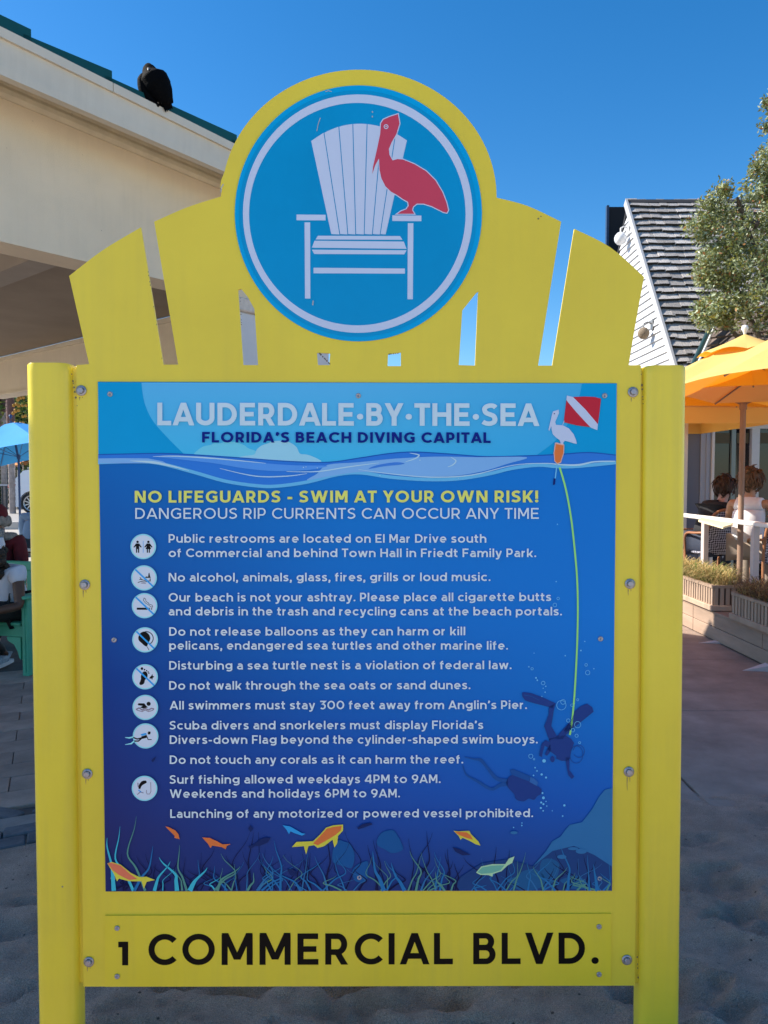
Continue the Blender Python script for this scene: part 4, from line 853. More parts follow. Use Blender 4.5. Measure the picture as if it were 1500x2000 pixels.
# ground-floor front: blue-grey wall, white trim, glazed doors
bluew = mat('blue_grey_wall', (.135, .16, .215), .7, .06, 3, .1, 60)
FY = 9.86
def fx(px): return (px-CX)/FPX*FY
def fz(py): return CAMZ + (934.4-py)/FPX*FY
MB().box((XG+.03, FY, 0), (fx(1389), FY+.12, 3.05)).box((fx(1510), FY, 0), (10, FY+.12, 3.05)).box((fx(1389), FY+.001, fz(832)), (fx(1510), FY+.12, 3.05)).obj('front_wall', bluew, cot)
MB().box((XG-.02, FY-.03, 0), (fx(1340), FY+.02, 3.0)).obj('corner_board', wtrim, cot)
MB().box((fx(1366), FY-.02, 0), (fx(1386), FY-.002, 2.4)).box((fx(1376), FY-.035, 0), (fx(1382), FY-.02, 2.4)).obj('downpipe_trim', mat('pale_blue_trim', (.33, .38, .46), .6), cot)
MB().box((fx(1386), FY-.05, .2), (fx(1391), FY+.05, fz(838))).box((fx(1386), FY-.05, fz(838)), (fx(1510), FY+.05, fz(828))).box((fx(1463), FY-.05, .2), (fx(1478), FY+.05, fz(838))).box((fx(1426), FY-.02, .2), (fx(1434), FY+.04, fz(838)), k=1).obj('door_frame', [wtrim, mat('green_grey_frame', (.28, .36, .33), .5)], cot)
MB().box((fx(1400), FY-.10, fz(826)), (10, FY-.01, fz(815))).obj('door_cornice', wtrim, cot)
MB().box((fx(1402), FY-.45, fz(811)), (10, FY-.1, fz(805)), k=0).box((fx(1402), FY-.47, fz(805)), (10, FY-.1, fz(801)), k=1).obj('porch_canopy', [mat('brown_canopy', (.22, .10, .08), .7), mat('pink_canopy_edge', (.75, .60, .62), .6)], cot)
glass = mat('dark_window_glass', (.010, .013, .018), .08, spec=.6)
for a, b in ((1391, 1426), (1434, 1463), (1478, 1512)):
    MB().box((fx(a), FY+.02, .2), (fx(b), FY+.03, fz(838))).obj('pane', glass, cot)
    MB().box((fx(a)+.02, FY+.001, fz(866)), (fx(b)-.02, FY+.012, fz(846))).obj('roller_blind', mat('olive_blind', (.12, .10, .055), .8), cot)
# wall lamps on the gable
def gable_lamp(label, px, py, r, m_, arm):
    p = hit(px, py, (XG-.14, 0, 0), Vector((1, 0, 0))); t = thing('wall_lamp', label, 'wall lamp', p, 'lamps on the cottage gable')
    mb = MB()
    mb.lathe([(0, -r), (r*.5, -r*.9), (r*.85, -r*.5), (r, 0), (r*.88, r*.45), (r*.55, r*.85), (r*.2, r*1.0), (0, r*1.02)], Matrix.Translation(p), 14)
    mb.obj('globe', m_, t)
    MB().tube([p+Vector((.12, 0, r*1.6)), p+Vector((.05, 0, r*1.9)), p+Vector((0, 0, r*1.6)), p+Vector((0, 0, r))], .012, 6).box((p.x+.11, p.y-.05, p.z+r*.6), (p.x+.125, p.y+.05, p.z+r*2.2)).obj('bracket', arm, t)
    return t
gable_lamp('white globe lamp near the peak of the cottage gable', 1212, 466, .10, mat('milk_glass', (.75, .76, .78), .25), mat('white_metal', (.7, .7, .7), .4))
gable_lamp('brown basket lamp low on the cottage gable', 1257, 651, .085, mat('rattan_brown', (.20, .15, .10), .8, .4, 60, .8, 90), mat('grey_metal', (.2, .2, .2), .4))
chm = thing('dark_tower', 'tall black building part rising behind the cottage gable', 'building', aty(1199, 940, 14) * 1.0)
pA, pB = aty(1186, 404, 14), aty(1230, 404, 14)
MB().box((pA.x+.03, 14, 0), (pB.x+3.2, 14.2, pA.z)).obj('wall', mat('black_cladding', (.006, .006, .008), .8), chm)
MB().box((pA.x-.015, 13.97, 0), (pA.x+.03, 14.05, pA.z+.02)).obj('corner_strip', mat('dark_blue_strip', (.02, .045, .10), .5), chm)
seagull = thing('bird', 'small pale bird resting on the cottage roof ridge', 'bird', aty(1267, 404, 12))
p = aty(1268, 403, 12); MB().ball(p, (.085, .04, .035), 12, 8, Matrix.Rotation(R(12), 3, 'Y')).ball(p+Vector((-.085, 0, .035)), .024, 10, 6).tube([p+Vector((-.1, 0, .035)), p+Vector((-.14, 0, .028))], [.008, .002], 6).tube([p+Vector((.05, 0, 0)), p+Vector((.14, 0, .0))], [.02, .006], 6).tube([p, p+Vector((0, 0, -.06))], .005, 5).obj('body', mat('gull_white', (.6, .6, .6), .7), seagull)

# ------------------------------------------------------------ patio: deck, planters, railing
deckm = mat('weathered_deck_wood', (.36, .25, .18), .8, .25, 6, .3, 40, stretch=(1, .15, 1))
XD = 3.20
deck = MB().box((XD+.04, 3.6, -.05), (11, 9.8, .235)).obj('deck', mat('grey_deck', (.30, .25, .22), .85, .2, 2), None); struct(deck)
curb = thing('wood_curb', 'weathered plank curb edging the raised patio', 'curb', (XD, 6, 0))
for (a, b) in ((3.6, 5.9), (5.905, 7.6), (7.605, 9.7)):
    for (z0, z1) in ((.012, .138), (.143, .268)): MB().box((XD, a+(.3 if z0 > .1 and a > 5 and a < 7 else 0), z0), (XD+.036, b+(.3 if z0 > .1 and 5 < b < 7 else 0)-.005, z1), bev=.004).obj('plank', deckm, curb)
MB().box((XD-.005, 3.6, .269), (XD+.17, 9.7, .29)).obj('cap_board', deckm, curb)
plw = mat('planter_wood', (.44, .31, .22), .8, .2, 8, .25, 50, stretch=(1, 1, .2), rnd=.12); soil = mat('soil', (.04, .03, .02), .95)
blade_d = mat('dry_grass', (.52, .40, .17), .7, .3, 3, transl=.25); blade_g = mat('green_grass', (.16, .22, .05), .7, .3, 3, transl=.25); blade_b = mat('brown_grass', (.20, .13, .07), .75, .3, 3, transl=.2)
def planter(y0, y1, label, glabel, mats_, seed):
    x0, x1, zb, zt_ = XD-.015, XD+.27, .295, .545
    t = thing('planter', label, 'planter box', ((x0+x1)/2, (y0+y1)/2, zb), 'slatted wood planters on the patio edge')
    MB().box((x0-.02, y0-.02, zb), (x1+.02, y1+.02, zb+.055), bev=.006).obj('plinth', plw, t)
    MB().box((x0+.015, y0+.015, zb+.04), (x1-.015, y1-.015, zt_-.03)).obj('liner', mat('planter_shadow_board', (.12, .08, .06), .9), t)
    MB().box((x0-.008, y0-.008, zt_-.028), (x0+.03, y1+.008, zt_)).box((x1-.03, y0-.008, zt_-.028), (x1+.008, y1+.008, zt_)).box((x0+.031, y0-.008, zt_-.028), (x1-.031, y0+.03, zt_)).box((x0+.031, y1-.03, zt_-.028), (x1-.031, y1+.008, zt_)).obj('top_rim', plw, t)
    sm_ = MB().box((0, 0, 0), (.014, .036, zt_-zb-.085)).mesh('slat'); sm_.materials.append(plw); n = int((y1-y0)/.055)
    for i in range(n): link('slat', sm_, plw, t, M=Matrix.Translation((x0, y0+.005+i*(y1-y0-.045)/max(n-1, 1), zb+.056)))
    sf = MB().box((0, 0, 0), (.036, .014, zt_-zb-.085)).mesh('slat'); sf.materials.append(plw)
    for i in range(5): link('slat', sf, plw, t, M=Matrix.Translation((x0+.018+i*.056, y0+.0, zb+.056)))
    MB().box((x0+.02, y0+.02, zt_-.05), (x1-.02, y1-.02, zt_-.04)).obj('soil', soil, t)
    g = thing('grass_clump', glabel, 'ornamental grass', ((x0+x1)/2, (y0+y1)/2, zt_), 'grasses in the patio planters'); q = random.Random(seed); mb = MB()
    for i in range(int(1500*(y1-y0)/.8)):
        bx, by = q.uniform(x0+.04, x1-.04), q.uniform(y0+.04, y1-.04); a = q.uniform(0, 6.28); L_ = q.uniform(.18, .42); rch = q.uniform(.25, 1.0)*L_
        d = Vector((math.cos(a), math.sin(a), 0)); pr = Vector((-d.y, d.x, 0))*q.uniform(.003, .006); hh = L_*q.uniform(.55, .85); pts = []
        for t_ in (0, .35, .7, 1): pts.append(Vector((bx, by, zt_-.05)) + d*rch*t_**1.3 + Vector((0, 0, hh*(1.9*t_-1.35*t_*t_))))
        vs = [p_+s_*pr*(1-k_/3.4) for k_, p_ in enumerate(pts) for s_ in (-1, 1)]
        mb.add(vs, [(0, 1, 3, 2), (2, 3, 5, 4), (4, 5, 7, 6)], k=0 if q.random() < .62 else (1 if q.random() < .75 else 2))
    stuff(mb.obj('blades', mats_, g))
planter(7.12, 8.35, 'sunlit slatted wooden planter nearest the sign post', 'sunlit straw coloured grass spilling over the far planter', [blade_d, blade_g, blade_d], 1)
planter(5.35, 6.72, 'shaded slatted wooden planter closest to the camera', 'brown and green arching grass in the shaded planter', [blade_b, blade_d, blade_g], 2)
railm = mat('white_rail_paint', (.80, .79, .76), .4, .04, 5); railp = mat('rail_post_paint', (.58, .50, .47), .6, .06, 5)
rail = thing('patio_railing', 'white topped patio railing behind the planters', 'railing', (XD+.33, 6.5, .24))
MB().box((XD+.30, 3.7, 1.125), (XD+.365, 9.5, 1.17), bev=.008).obj('top_rail', railm, rail)
for y in (8.12, 7.02, 5.7, 4.4): MB().box((XD+.305, y-.035, .236), (XD+.36, y+.035, 1.124), bev=.004).obj('post', railp, rail)
for nm, lab, px, py, sx_, rz in (('ground_wedge', 'small flat white wedge on the paving below the far planter', 1386, 1256, (.11, .05, .02), .3), ('ground_wedge', 'larger white triangular wedge lying against the wood curb', 1478, 1310, (.12, .05, .055), .1)):
    p = ground(px, py); a, b, c = sx_; t = MB().add([(p.x-a, p.y, .001), (p.x+a, p.y-b, .001), (p.x+a, p.y+b, .001), (p.x+a*.8, p.y-b, c), (p.x+a*.8, p.y+b, c)], [(0, 1, 3), (0, 3, 4), (0, 4, 2), (1, 2, 4, 3), (0, 2, 1)]).obj(nm, mat('white_metal_plate', (.62, .56, .56), .5, .1, 8)); tag(t, lab, 'wedge', 'white wedges at the curb')

# ------------------------------------------------------------ umbrellas
def umbrella(label, c, zb, zh, za, rad, nseg, rot, fab, polem, group, poler=.024, vent=True, sag=.05, tilt=None, finial=None, sq=False, valance=.0):
    t = thing('patio_umbrella', label, 'umbrella', (c[0], c[1], zb), group)
    if tilt is None: T = Matrix.Identity(4)
    else: T = Matrix.Translation((c[0], c[1], zh)) @ Matrix.Rotation(tilt[0], 4, Vector(tilt[1])) @ Matrix.Translation((-c[0], -c[1], -zh))
    ang_ = [rot+2*math.pi*i/nseg for i in range(nseg)]
    def pt(i, f, s):   # i segment, f along edge, s radial
        a = Vector((math.cos(ang_[i % nseg]), math.sin(ang_[i % nseg]), 0)); b = Vector((math.cos(ang_[(i+1) % nseg]), math.sin(ang_[(i+1) % nseg]), 0))
        p = a*(1-f)+b*f; zz = za+(zh-za)*s - sag*math.sin(math.pi*s)*1.0*(4*f*(1-f))*s - 0*s
        return T @ Vector((c[0]+p.x*rad*s, c[1]+p.y*rad*s, zz))
    mb = MB(); NF, NS = 6, 9
    for i in range(nseg):
        vs = [pt(i, f/NF, .10+.90*s/NS) + Vector((0, 0, (-.018*math.sin(math.pi*f/NF)*-1 if s == NS else 0))) for s in range(NS+1) for f in range(NF+1)]
        fs = [(s*(NF+1)+f, s*(NF+1)+f+1, (s+1)*(NF+1)+f+1, (s+1)*(NF+1)+f) for s in range(NS) for f in range(NF)]
        mb.add(vs, fs, smooth=True)
        if valance:
            e = [pt(i, f/NF, 1) for f in range(NF+1)]; mb.add(e+[p-Vector((0, 0, valance)) for p in e], [(f, f+1, NF+2+f, NF+1+f) for f in range(NF)])
    mb.obj('canopy', fab, t)
    if vent:
        mb = MB()
        for i in range(nseg):
            vs = [pt(i, f/NF, .34*s/4)+Vector((0, 0, .035+.05*math.sin(math.pi*f/NF)*(s/4)**2)) for s in range(5) for f in range(NF+1)]
            mb.add(vs, [(s*(NF+1)+f, s*(NF+1)+f+1, (s+1)*(NF+1)+f+1, (s+1)*(NF+1)+f) for s in range(4) for f in range(NF)], smooth=True)
        mb.obj('vent', fab, t)
    for i in range(nseg):
        a = pt(i, 0, .08)-Vector((0, 0, .02)); b = pt(i, 0, .985)-Vector((0, 0, .018)); MB().tube([a, b], .008, 5).obj('rib', polem, t)
        h_ = Vector((c[0], c[1], zh-.05+.0)); MB().tube([T @ h_, pt(i, 0, .52)-Vector((0, 0, .025))], .006, 5).obj('strut', polem, t)
    top = T @ Vector((c[0], c[1], za))
    MB().tube([(c[0], c[1], zb), (c[0], c[1], zh-.1), top], poler, 10).lathe([(.036, -.07), (.036, 0), (.03, .02)], Matrix.Translation((c[0], c[1], zh-.02)), 12).obj('pole', polem, t)
    fp = top+Vector((0, 0, .03)); MB().lathe([(.012, 0), (.02, .03), (.034, .055), (.028, .085), (0, .095)], Matrix.Translation(fp), 12).obj('finial', finial or polem, t)
    MB().lathe([(0, 0), (.22, 0), (.22, .05), (.05, .08), (.04, .3), (.028, .3)], Matrix.Translation((c[0], c[1], zb+.001)), 16).obj('base', mat('umbrella_base', (.08, .08, .08), .6), t)
    return t
fabY = mat('yellow_canvas', (.95, .70, .22), .8, .05, 2, .15, 200, transl=.38, tcol=(.85, .27, .01)); woodp = mat('brown_pole_wood', (.30, .19, .13), .6, .15, 10, stretch=(1, 1, .1)); whf = mat('white_finial', (.75, .74, .72), .4)
umbrella('yellow umbrella with white finial on a wooden pole behind the railing', (3.60, 7.45), .236, 2.36, 2.985, 1.30, 8, R(22.5), fabY, woodp, 'yellow patio umbrellas', finial=whf, poler=.028)
umbrella('closest yellow umbrella with its orange lit underside filling the right edge', (3.75, 5.75), .236, 2.30, 3.04, 1.52, 8, R(22.5), fabY, woodp, 'yellow patio umbrellas')
umbrella('square yellow umbrella farthest back beside the blue wall', (3.27, 8.9), .236, 2.34, 2.72, 1.32, 4, R(45), fabY, woodp, 'yellow patio umbrellas', valance=.17, sag=0)

# ------------------------------------------------------------ patio furniture
ratt = mat('bentwood_frame', (.34, .15, .07), .45, .15, 12)
wv = bpy.data.materials.new('woven_seat'); wv.use_nodes = True; n = wv.node_tree; b = n.nodes['Principled BSDF']; tc = n.nodes.new('ShaderNodeTexCoord'); ck = n.nodes.new('ShaderNodeTexChecker'); ck.inputs['Scale'].default_value = 60
mp = n.nodes.new('ShaderNodeMapping'); mp.inputs['Rotation'].default_value = (0, R(45), R(0)); n.links.new(tc.outputs['Object'], mp.inputs[0]); n.links.new(mp.outputs[0], ck.inputs[0]); ck.inputs[1].default_value = (.02, .02, .035, 1); ck.inputs[2].default_value = (.42, .42, .50, 1); n.links.new(ck.outputs[0], b.inputs['Base Color']); b.inputs['Roughness'].default_value = .5
def bistro(label, x, y, rz, zb=.236):
    t = thing('bistro_chair', label, 'chair', (0, 0, 0), 'rattan bistro chairs on the patio')
    MB().lathe([(0, .445), (.20, .445), (.215, .455), (.20, .47), (0, .468)], n=20).obj('seat', wv, t)
    bp = lambda q, z: Vector((.20*math.sin(q)*1.05, .175+.05*math.cos(q)+(z-.45)*.16, z))
    mb = MB(); NA, NZ = 8, 8; vs = []
    for i in range(NZ+1):
        for j in range(NA+1):
            q = -1.15+2.3*j/NA; zm = .50+ (.36*math.sqrt(max(1-(abs(q)/1.3)**2.6, .02)))
            vs.append(bp(q, .47+(zm-.47+.05)*i/NZ))
    mb.add(vs, [(i*(NA+1)+j, i*(NA+1)+j+1, (i+1)*(NA+1)+j+1, (i+1)*(NA+1)+j) for i in range(NZ) for j in range(NA)], smooth=True); mb.obj('backrest', wv, t)
    fr = [Vector((-.20, .24, 0)), bp(-1.2, .45)] + [vs[NZ*(NA+1)+j]+Vector((0, 0, .012)) for j in range(NA+1)] + [bp(1.2, .45), Vector((.20, .24, 0))]
    fr = crom(fr, 3); MB().tube(fr, .015, 8).obj('back_frame', ratt, t)
    ar = crom([Vector((-.17, -.17, 0)), Vector((-.2, -.17, .42)), Vector((-.245, -.1, .64)), Vector((-.25, .1, .67)), bp(-1.2, .68), ], 4)
    for s in (-1, 1):
        MB().tube([Vector((s*p_.x, p_.y, p_.z)) for p_ in ar], .013, 7).obj('arm', ratt, t)
    MB().tube([(-.17, -.17, .2), (.17, -.17, .2), (.19, .2, .22), (-.19, .2, .22), (-.17, -.17, .2)], .009, 6).obj('stretcher', ratt, t)
    return t
def place(t, x, y, z, rz):
    t.matrix_world = Matrix.Translation((x, y, z)) @ Matrix.Rotation(rz, 4, 'Z'); setw(t, t.matrix_world.copy())
def copy_tree(o, parent=None, label=None):
    c = o.copy(); sc.collection.objects.link(c)
    if parent is not None: c.parent = parent
    if label: c['label'] = label
    for ch in list(o.children): copy_tree(ch, c)
    return c
ch0 = bistro('woven bistro chair behind the rail under the black clad diner', 0, 0, 0)
ch1 = copy_tree(ch0, label='woven bistro chair with bentwood frame cut by the right edge'); ch2 = copy_tree(ch0, label='dark woven chair facing the blue wall beside the far planter')
place(ch0, 3.80, 8.55, .236, R(188)); place(ch1, 4.02, 7.5, .236, R(170)); place(ch2, 3.74, 9.3, .236, R(100))
for c_ in (ch0, ch1, ch2): c_.scale = (1.08, 1.08, 1.08)
for nm, lab, x, y in (('bistro_table', 'round white patio table between the two diners', 4.55, 7.9), ('bistro_table', 'round white table behind the chair at the right edge', 4.75, 6.55)):
    t = thing(nm, lab, 'table', (x, y, .236), 'white bistro tables')
    MB().lathe([(0, .93), (.34, .93), (.35, .942), (.35, .955), (.34, .965), (0, .965)], Matrix.Translation((x, y, 0)), 28).obj('tabletop', mat('white_laminate', (.7, .7, .72), .3), t)
    MB().lathe([(0, .237), (.22, .237), (.2, .26), (.03, .29), (.026, .93)], Matrix.Translation((x, y, 0)), 16).obj('leg', mat('black_iron', (.02, .02, .02), .5), t)
t = thing('menu_board', 'cream menu leaning on the rail in front of the bistro chair', 'menu', (XD+.42, 7.4, 1.1))
pa = [aty(1363, 1018, 7.7), aty(1430, 1031, 7.15), aty(1430, 1026, 7.2), aty(1365, 1010, 7.8)]
mb = MB(); a_, b_, c__, d_ = [Vector(p_) for p_ in (aty(1364, 1019, 7.85), aty(1412, 1033, 7.3), aty(1431, 1027, 7.35), aty(1370, 1014, 8.05))]
mb.add([a_, b_, c__, d_] + [p_+Vector((0, 0, .02)) for p_ in (a_, b_, c__, d_)], [(0, 3, 2, 1), (4, 5, 6, 7), (0, 1, 5, 4), (1, 2, 6, 5), (2, 3, 7, 6), (3, 0, 4, 7)]).obj('tray', mat('cream_tray', (.80, .70, .45), .5), t)
t['label'] = 'cream serving tray just behind the white rail'; t['category'] = 'tray'; t.name = 'serving_tray'
# ------------------------------------------------------------ people
def skin(name, pts, edges, root, mats, parent, sub=2, extra=None):
    me = bpy.data.meshes.new(name); me.from_pydata([p[:3] for p in pts], edges, []); o = bpy.data.objects.new('tmp', me); sc.collection.objects.link(o)
    sk = o.modifiers.new('s', 'SKIN'); sk.use_smooth_shade = True; sk.branch_smoothing = .3
    for i, p in enumerate(pts): r = p[3]; me.skin_vertices[0].data[i].radius = (r if not isinstance(r, tuple) else r[0], r if not isinstance(r, tuple) else r[1]); me.skin_vertices[0].data[i].use_root = (i == root)
    ss = o.modifiers.new('u', 'SUBSURF'); ss.levels = sub; ss.render_levels = sub
    dg = bpy.context.evaluated_depsgraph_get(); dg.update(); ev = o.evaluated_get(dg); m2 = bpy.data.meshes.new_from_object(ev)
    bpy.data.objects.remove(o); bpy.data.meshes.remove(me); m2.materials.clear()
    if extra:
        mb = MB(); mb.v = [tuple(v.co) for v in m2.vertices]; mb.f = [list(p.vertices) for p in m2.polygons]; mb.m = [0]*len(mb.f); mb.sm = [True]*len(mb.f); extra(mb); m2 = mb.mesh(name)
    return link(name, m2, mats, parent)
def lerp(a, b, t): return tuple(a[i]+(b[i]-a[i])*t for i in range(3))
def person(label, J, skinc, shirt, trousers, hair, shoe=None, sleeve=1.0, group=None, hair_f=None, bulk=1.0):
    """J: joints in world space: pelvis chest neck head, sh/el/wr l,r  hip/kn/an/to l,r"""
    t = thing('person', label, 'person', J['base'], group)
    sm = mat('skin_'+skinc[0], skinc[1], .55, .06, 10)
    fwd = (Vector(J['face'])).normalized()
    P = [(*J['pelvis'], .10), (*lerp(J['pelvis'], J['chest'], .5), .09), (*J['chest'], .095), (*J['neck'], .055), (*lerp(J['neck'], J['head'], .6), .066), (*J['head'], .088), (*(Vector(J['head'])+Vector((0, 0, .07))), .072)]
    E = [(0, 1), (1, 2), (2, 3), (3, 4), (4, 5), (5, 6)]
    arms = []
    for s in 'lr':
        b = len(P); sh, el, wr = J['sh'+s], J['el'+s], J['wr'+s]; hd = Vector(wr)+(Vector(wr)-Vector(el)).normalized()*.09
        P += [(*sh, .050), (*lerp(sh, el, .5), .048), (*el, .042), (*lerp(el, wr, .5), .037), (*wr, .027), (*hd, .034)]; E += [(2, b), (b, b+1), (b+1, b+2), (b+2, b+3), (b+3, b+4), (b+4, b+5)]
        side_ = Vector((0, 0, 1)).cross((hd-Vector(wr)).normalized()); side_ = side_.normalized() if side_.length > .1 else Vector((1, 0, 0)); dr = (hd-Vector(wr)).normalized()
        for q, (o_, ln) in enumerate(((-.03, .045), (-.011, .055), (.009, .06), (.028, .05), (.045, .03))):
            k = len(P); a0 = hd+side_*o_*.8 + (dr*-.04 if q == 4 else Vector()); a1 = a0+dr*ln*.6+(side_*.02 if q == 4 else Vector()); a2 = a1+dr*ln*.5-Vector((0, 0, .015)); P += [(*a0, .010), (*a1, .009), (*a2, .007)]; E += [(b+5, k), (k, k+1), (k+1, k+2)]
    legs = []
    for s in 'lr':
        b = len(P); hp, kn, an, to = J['hip'+s], J['kn'+s], J['an'+s], J['to'+s]
        P += [(*hp, .09), (*lerp(hp, kn, .5), .075), (*kn, .055), (*lerp(kn, an, .4), .052), (*an, .035), (*to, .032)]; E += [(0, b), (b, b+1), (b+1, b+2), (b+2, b+3), (b+3, b+4), (b+4, b+5)]
    side = Vector((0, 0, 1)).cross(fwd).normalized(); H = Vector(J['head'])
    def face(mb):
        mb.ball(H+fwd*.094+Vector((0, 0, .0)), (.016, .016, .026), 8, 6); mb.ball(H+fwd*.082-Vector((0, 0, .048)), (.024, .024, .009), 8, 5, k=1)
        for s in (-1, 1): mb.ball(H+fwd*.083+side*s*.032+Vector((0, 0, .028)), (.012, .012, .008), 8, 5, k=2); mb.ball(H+side*s*.086-fwd*.005, (.016, .016, .032), 8, 6)
    skin('body', P, E, 0, [sm, mat('lip_tone', (.30, .10, .09), .5), mat('eye_dark', (.01, .01, .01), .2)], t, 2, face)
    g = .014; Q = [(*J['pelvis'], .145*bulk), (*lerp(J['pelvis'], J['chest'], .5), .15*bulk), (*J['chest'], .165*bulk), (*lerp(J['chest'], J['neck'], .50), .13*bulk), (*lerp(J['chest'], J['neck'], .8), .075)]; E2 = [(0, 1), (1, 2), (2, 3), (3, 4)]
    for s in 'lr':
        sh, el, wr = J['sh'+s], J['el'+s], J['wr'+s]; b = len(Q)
        if sleeve > 0:
            Q += [(*sh, .085), (*lerp(sh, el, min(sleeve, 1)*.55), .074)]; E2 += [(3, b), (b, b+1)]
            if sleeve >= .9: Q += [(*el, .06)]; E2 += [(b+1, b+2)]
            if sleeve > 1.2: Q += [(*lerp(el, wr, .9), .045)]; E2 += [(b+2, b+3)]
        else: Q += [(*lerp(J['chest'], sh, .80), .08)]; E2 += [(3, b)]
    skin('shirt', Q, E2, 0, shirt, t, 2)
    Q = [(*J['pelvis'], .145)]; E2 = []
    for s in 'lr':
        hp, kn, an = J['hip'+s], J['kn'+s], J['an'+s]; b = len(Q); Q += [(*hp, .105), (*lerp(hp, kn, .5), .09), (*kn, .07), (*lerp(kn, an, .5), .06), (*lerp(kn, an, .93), .05)]; E2 += [(0, b), (b, b+1), (b+1, b+2), (b+2, b+3), (b+3, b+4)]
    skin('trousers', Q, E2, 0, trousers, t, 2)
    sh_m = shoe or mat('dark_shoe', (.03, .03, .03), .5); so_ = mat('shoe_sole', (.65, .65, .66), .6)
    for s in 'lr':
        an, to = Vector(J['an'+s]), Vector(J['to'+s]); d = (to-an); d.z = 0; d.normalize(); zb = J['base'][2]
        o = skin('shoe', [(*(an-d*.03+Vector((0, 0, .02))), .045), (*(an-d*.02-Vector((0, 0, .03))), .042), (*(an+d*.07-Vector((0, 0, .03))), .044), (*(an+d*.16-Vector((0, 0, .045))), .038)], [(0, 1), (1, 2), (2, 3)], 1, sh_m, t, 2)
        m = MB(); sd = Vector((-d.y, d.x, 0)); c = Vector((an.x, an.y, zb+.003)); pts = [c-d*.07+sd*.03, c-d*.07-sd*.03, c+d*.08-sd*.045, c+d*.17-sd*.04, c+d*.20, c+d*.17+sd*.04, c+d*.08+sd*.045]
        m.add(pts+[p+Vector((0, 0, .028)) for p in pts], [tuple(range(7)), tuple(range(13, 6, -1))]+[(i, (i+1) % 7, (i+1) % 7+7, i+7) for i in range(7)]); m.obj('sole', so_, o)
    if hair is not None:
        q = random.Random(len(label)); mb = MB(); N1, N2 = 18, 12; vs = []
        up_ = (Vector(J['head'])-Vector(J['neck'])).normalized()
        for i in range(N2+1):
            a = -math.pi/2+math.pi*i/N2
            for j in range(N1):
                b_ = 2*math.pi*j/N1; d = Vector((math.cos(a)*math.cos(b_), math.cos(a)*math.sin(b_), math.sin(a))); fr_ = d.dot(fwd); r_ = .112
                if fr_ > .35 and d.z < .45: r_ = .07
                elif d.z < -.7: r_ = .095
                r_ *= 1+.05*math.sin(j*2.7+i*1.9)+q.uniform(-.04, .04); vs.append(H+Vector((0, 0, .018))-fwd*.012+Vector((d.x*r_, d.y*r_, d.z*r_*1.24)))
        mb.add(vs, [(i*N1+j, i*N1+(j+1) % N1, i*N1+N1+(j+1) % N1, i*N1+N1+j) for i in range(N2) for j in range(N1)], smooth=True)
        if hair_f: hair_f(mb, H, fwd, q)
        mb.obj('hair', hair, t)
    return t
def seated(x, y, zfloor, face_deg, seat=.45, lean=0.0, scale=1.0, knees=.5, arms='lap', spread=.11, foot=.0):
    f = Vector((math.cos(R(face_deg)), math.sin(R(face_deg)), 0)); s = Vector((f.y, -f.x, 0)); O = Vector((x, y, zfloor)); z = Vector((0, 0, 1)); k = scale
    sp = seat+.10; J = {'base': tuple(O), 'face': tuple(f)}
    pel = O+z*sp; tor = (z*math.cos(lean)+f*math.sin(lean)); J['pelvis'] = tuple(pel); J['chest'] = tuple(pel+tor*.36*k); J['neck'] = tuple(pel+tor*.50*k); J['head'] = tuple(pel+tor*.52*k+z*.118+f*.03)
    for c, g in (('l', -1), ('r', 1)):
        sh = pel+tor*.43*k+s*g*.175; J['sh'+c] = tuple(sh)
        if arms == 'lap': el = sh-z*.27+f*.05+s*g*.05; wr = el+f*.20-z*.02-s*g*.10
        elif arms == 'table': el = sh-z*.20+f*.16+s*g*.07; wr = el+f*.20+z*.03-s*g*.08
        J['el'+c] = tuple(el); J['wr'+c] = tuple(wr)
        hp = pel+s*g*.09+f*.02; kn = pel+f*.44+s*g*spread-z*.01; an = kn-z*(sp-.09)+f*foot; J['hip'+c] = tuple(hp); J['kn'+c] = tuple(kn); J['an'+c] = (an.x, an.y, zfloor+.085); J['to'+c] = (an.x+f.x*.14, an.y+f.y*.14, zfloor+.04)
    return J
hb_ = mat('brown_hair', (.055, .028, .016), .6, .5, 30, .6, 200); hd_ = mat('dark_curly_hair', (.035, .024, .016), .7, .5, 50, 1, 90); hf = mat('light_brown_hair', (.12, .065, .032), .55, .5, 30, .6, 200)
def bun(mb, H, fwd, q): mb.ball(H-fwd*.05+Vector((0, 0, .14)), .045, 10, 7)
def strands(mb, H, fwd, q, n=150):
    for i in range(n):
        d = Vector((q.gauss(0, 1), q.gauss(0, 1), q.gauss(.2, .8))).normalized()
        if d.dot(fwd) > .4 and d.z < .5: continue
        p = H+Vector((0, 0, .018))-fwd*.012+Vector((d.x*.112, d.y*.112, d.z*.135)); t = (Vector((q.uniform(-.5, .5), q.uniform(-.5, .5), -1))-fwd*.3); t = (t-d*t.dot(d)).normalized()
        L_ = q.uniform(.05, .10); mb.tube([p, p+t*L_*.5+d*.012, p+t*L_+d*q.uniform(-.01, .016)], [.008, .009, .002], 5)
def messy_bun(mb, H, fwd, q):
    strands(mb, H, fwd, q)
    for i in range(14): mb.ball(H-fwd*.075+Vector((q.uniform(-.03, .03), q.uniform(-.03, .03), .115+q.uniform(-.02, .025))), q.uniform(.014, .024), 7, 5)
def curls(mb, H, fwd, q):
    for i in range(80):
        d = Vector((q.uniform(-1, 1), q.uniform(-1, 1), q.uniform(-1, .7))).normalized()
        if d.dot(fwd) > .45 and d.z < .4: continue
        mb.ball(H+Vector((0, 0, .0))+Vector((d.x*.125, d.y*.12, d.z*.15)), q.uniform(.022, .038), 7, 5)
